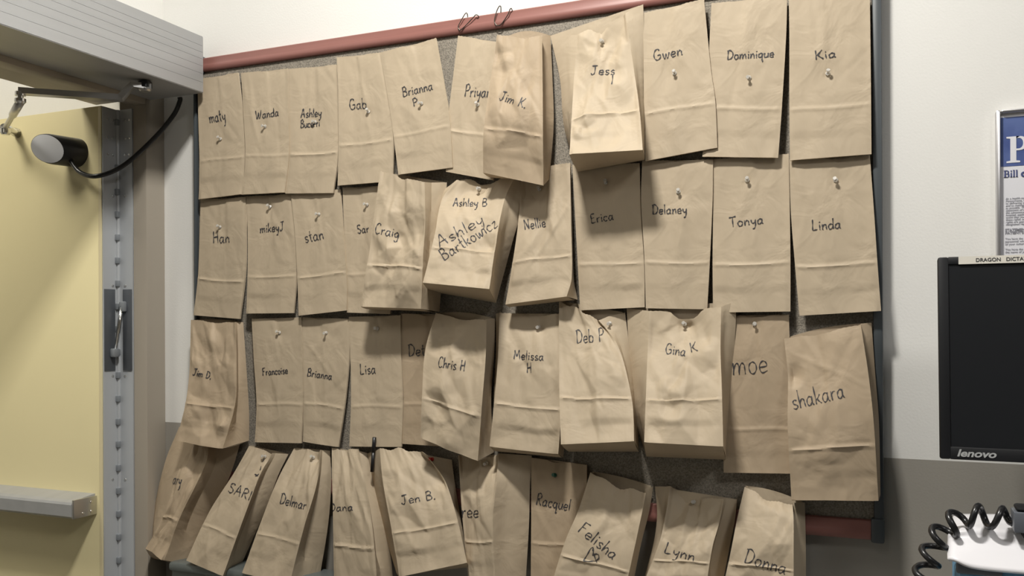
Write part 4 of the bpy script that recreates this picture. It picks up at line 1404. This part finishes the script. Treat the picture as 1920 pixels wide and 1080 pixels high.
def grid_surface(name, rows, m, parent, thick=0.004, n=10):
    cols = [catmull([Vector(p) for p in r], n) for r in rows]
    # interpolate between rows
    L = len(cols[0])
    full_ = []
    for k in range(L):
        full_.append(catmull([c[k] for c in cols], 6))
    nr = len(full_[0])
    v, f = [], []
    for k in range(L):
        for r in range(nr):
            v.append(full_[k][r])
    for k in range(L - 1):
        for r in range(nr - 1):
            f.append((k * nr + r, k * nr + r + 1, (k + 1) * nr + r + 1, (k + 1) * nr + r))
    o = mesh_obj(name, v, f, m, parent, smooth=True)
    md = o.modifiers.new('s', 'SOLIDIFY')
    md.thickness = thick
    md.offset = 0
    return o


# shell rows: back top edge, ridge, upper front, lower front lip
yb_, yr_, yl_ = yd + 0.10, yd, yd - 0.05
shell = [
    [PY(1792, 975, yb_), PY(1794, 967, yb_), PY(1850, 966, yb_), PY(1925, 969, yb_), PY(2010, 974, yb_)],
    [PY(1781, 1000, yr_), PY(1790, 991, yr_), PY(1845, 989, yr_), PY(1925, 997, yr_), PY(2020, 1006, yr_)],
    [PY(1779, 1020, yr_ - .012), PY(1789, 1012, yr_ - .016), PY(1850, 1012, yr_ - .018), PY(1928, 1020, yr_ - .018), PY(2030, 1030, yr_ - .018)],
    [PY(1778, 1050, yl_ + .01), PY(1792, 1052, yl_ + .004), PY(1830, 1066, yl_), PY(1930, 1076, yl_), PY(2040, 1084, yl_)],
]
grid_surface('shell', shell, 'white', wd)
ba = PY(1792, 1066, yd - 0.015)
bb_ = PY(2000, 966, yb_ - 0.005)
tag(box('base', (ba.x, yd - 0.035, ZW), (ba.x + 0.24, yd + 0.06, PY(1800, 1062, yd - 0.035).z), 'lblue', wd, bevel=0.012), 'light blue base')
box('back_panel', (PY(1870, 966, yb_).x, yb_ - 0.012, ZW), (PY(1870, 966, yb_).x + 0.20, yb_ + 0.004, PY(1890, 966, yb_).z), 'lblue', wd, bevel=0.004)
tag(box('inner_side', (ba.x - 0.001, yd - 0.037, PY(1800, 1076, yd - 0.036).z), (ba.x + 0.05, yd - 0.030, PY(1800, 1055, yd - 0.036).z), 'conn', wd, bevel=0.003), 'dark inner side')

ycn = yd - 0.02
k0 = PY(1898, 956, ycn)
k1 = PY(1898, 994, ycn)
pl = empty('cord_plug', (k0.x + 0.04, ycn, k1.z))
tag(pl, 'dark grey rectangular handset block resting on the white device', 'plug')
box('block', (k0.x, ycn - 0.015, k1.z), (k0.x + 0.11, ycn + 0.020, k0.z), 'conn', pl, bevel=0.002)
box('cover', (k0.x + 0.003, ycn - 0.012, k0.z), (k0.x + 0.11, ycn + 0.018, k0.z + 0.006), 'blackm', pl, bevel=0.003)
box('foot', (k0.x + 0.010, ycn - 0.012, k1.z - 0.007), (k0.x + 0.11, ycn + 0.018, k1.z), 'blackm', pl, bevel=0.002)

# coiled cord: a helix along a centre line
ctr = [(1905, 973), (1880, 972), (1845, 968), (1808, 968), (1785, 984), (1762, 1005), (1748, 1035), (1738, 1060), (1734, 1085), (1732, 1112)]
cen_ = catmull([PY(a, b, ycn + 0.002) for a, b in ctr], 40)
# arc length
Ls = [0]
for a, b in zip(cen_[:-1], cen_[1:]):
    Ls.append(Ls[-1] + (b - a).length)
pitch = 0.0262
pts = []
rc = 0.0125
nst = 20
tot = Ls[-1]
k = 0
steps = int(tot / pitch * nst)
j = 0
for q in range(steps + 1):
    s = q / steps * tot
    while j < len(Ls) - 2 and Ls[j + 1] < s:
        j += 1
    t = (s - Ls[j]) / max(1e-9, Ls[j + 1] - Ls[j])
    p = cen_[j].lerp(cen_[j + 1], t)
    d = (cen_[min(j + 3, len(cen_) - 1)] - cen_[max(j - 3, 0)]).normalized()
    up_ = Vector((0, -1, 0))
    a = d.cross(up_).normalized()
    ph = 2 * math.pi * s / pitch + 2.6
    rr = rc * min(1, s / 0.012 + 0.2)
    pts.append(p + a * math.cos(ph) * rr + up_ * math.sin(ph) * rr)
cc = tube('coiled_cord', pts, 0.0041, 'cord', None, 8)
tag(cc, 'black coiled cord looping from the grey block down the left', 'cord')

# ------------------------------------------------------------------ dark cabinet whose top just shows below the bags
ca = empty('cabinet', PY(600, 1070, -0.20))
ca.location.z = 0
tag(ca, 'dark slate cabinet with a rounded top behind the bottom row of bags', 'cabinet')
xa, xb = PY(345, 1070, -0.02).x, PY(650, 1070, -0.09).x
zc = PY(600, 1066, -0.02).z
box('body', (xa + 0.03, -0.09, 0), (xb, -0.016, zc - 0.02), 'cab', ca, bevel=0.004)
box('top', (xa + 0.03, -0.10, zc - 0.02), (xb + 0.004, -0.014, zc), 'cab', ca, bevel=0.006)
print('BUILT', len(bpy.data.objects))
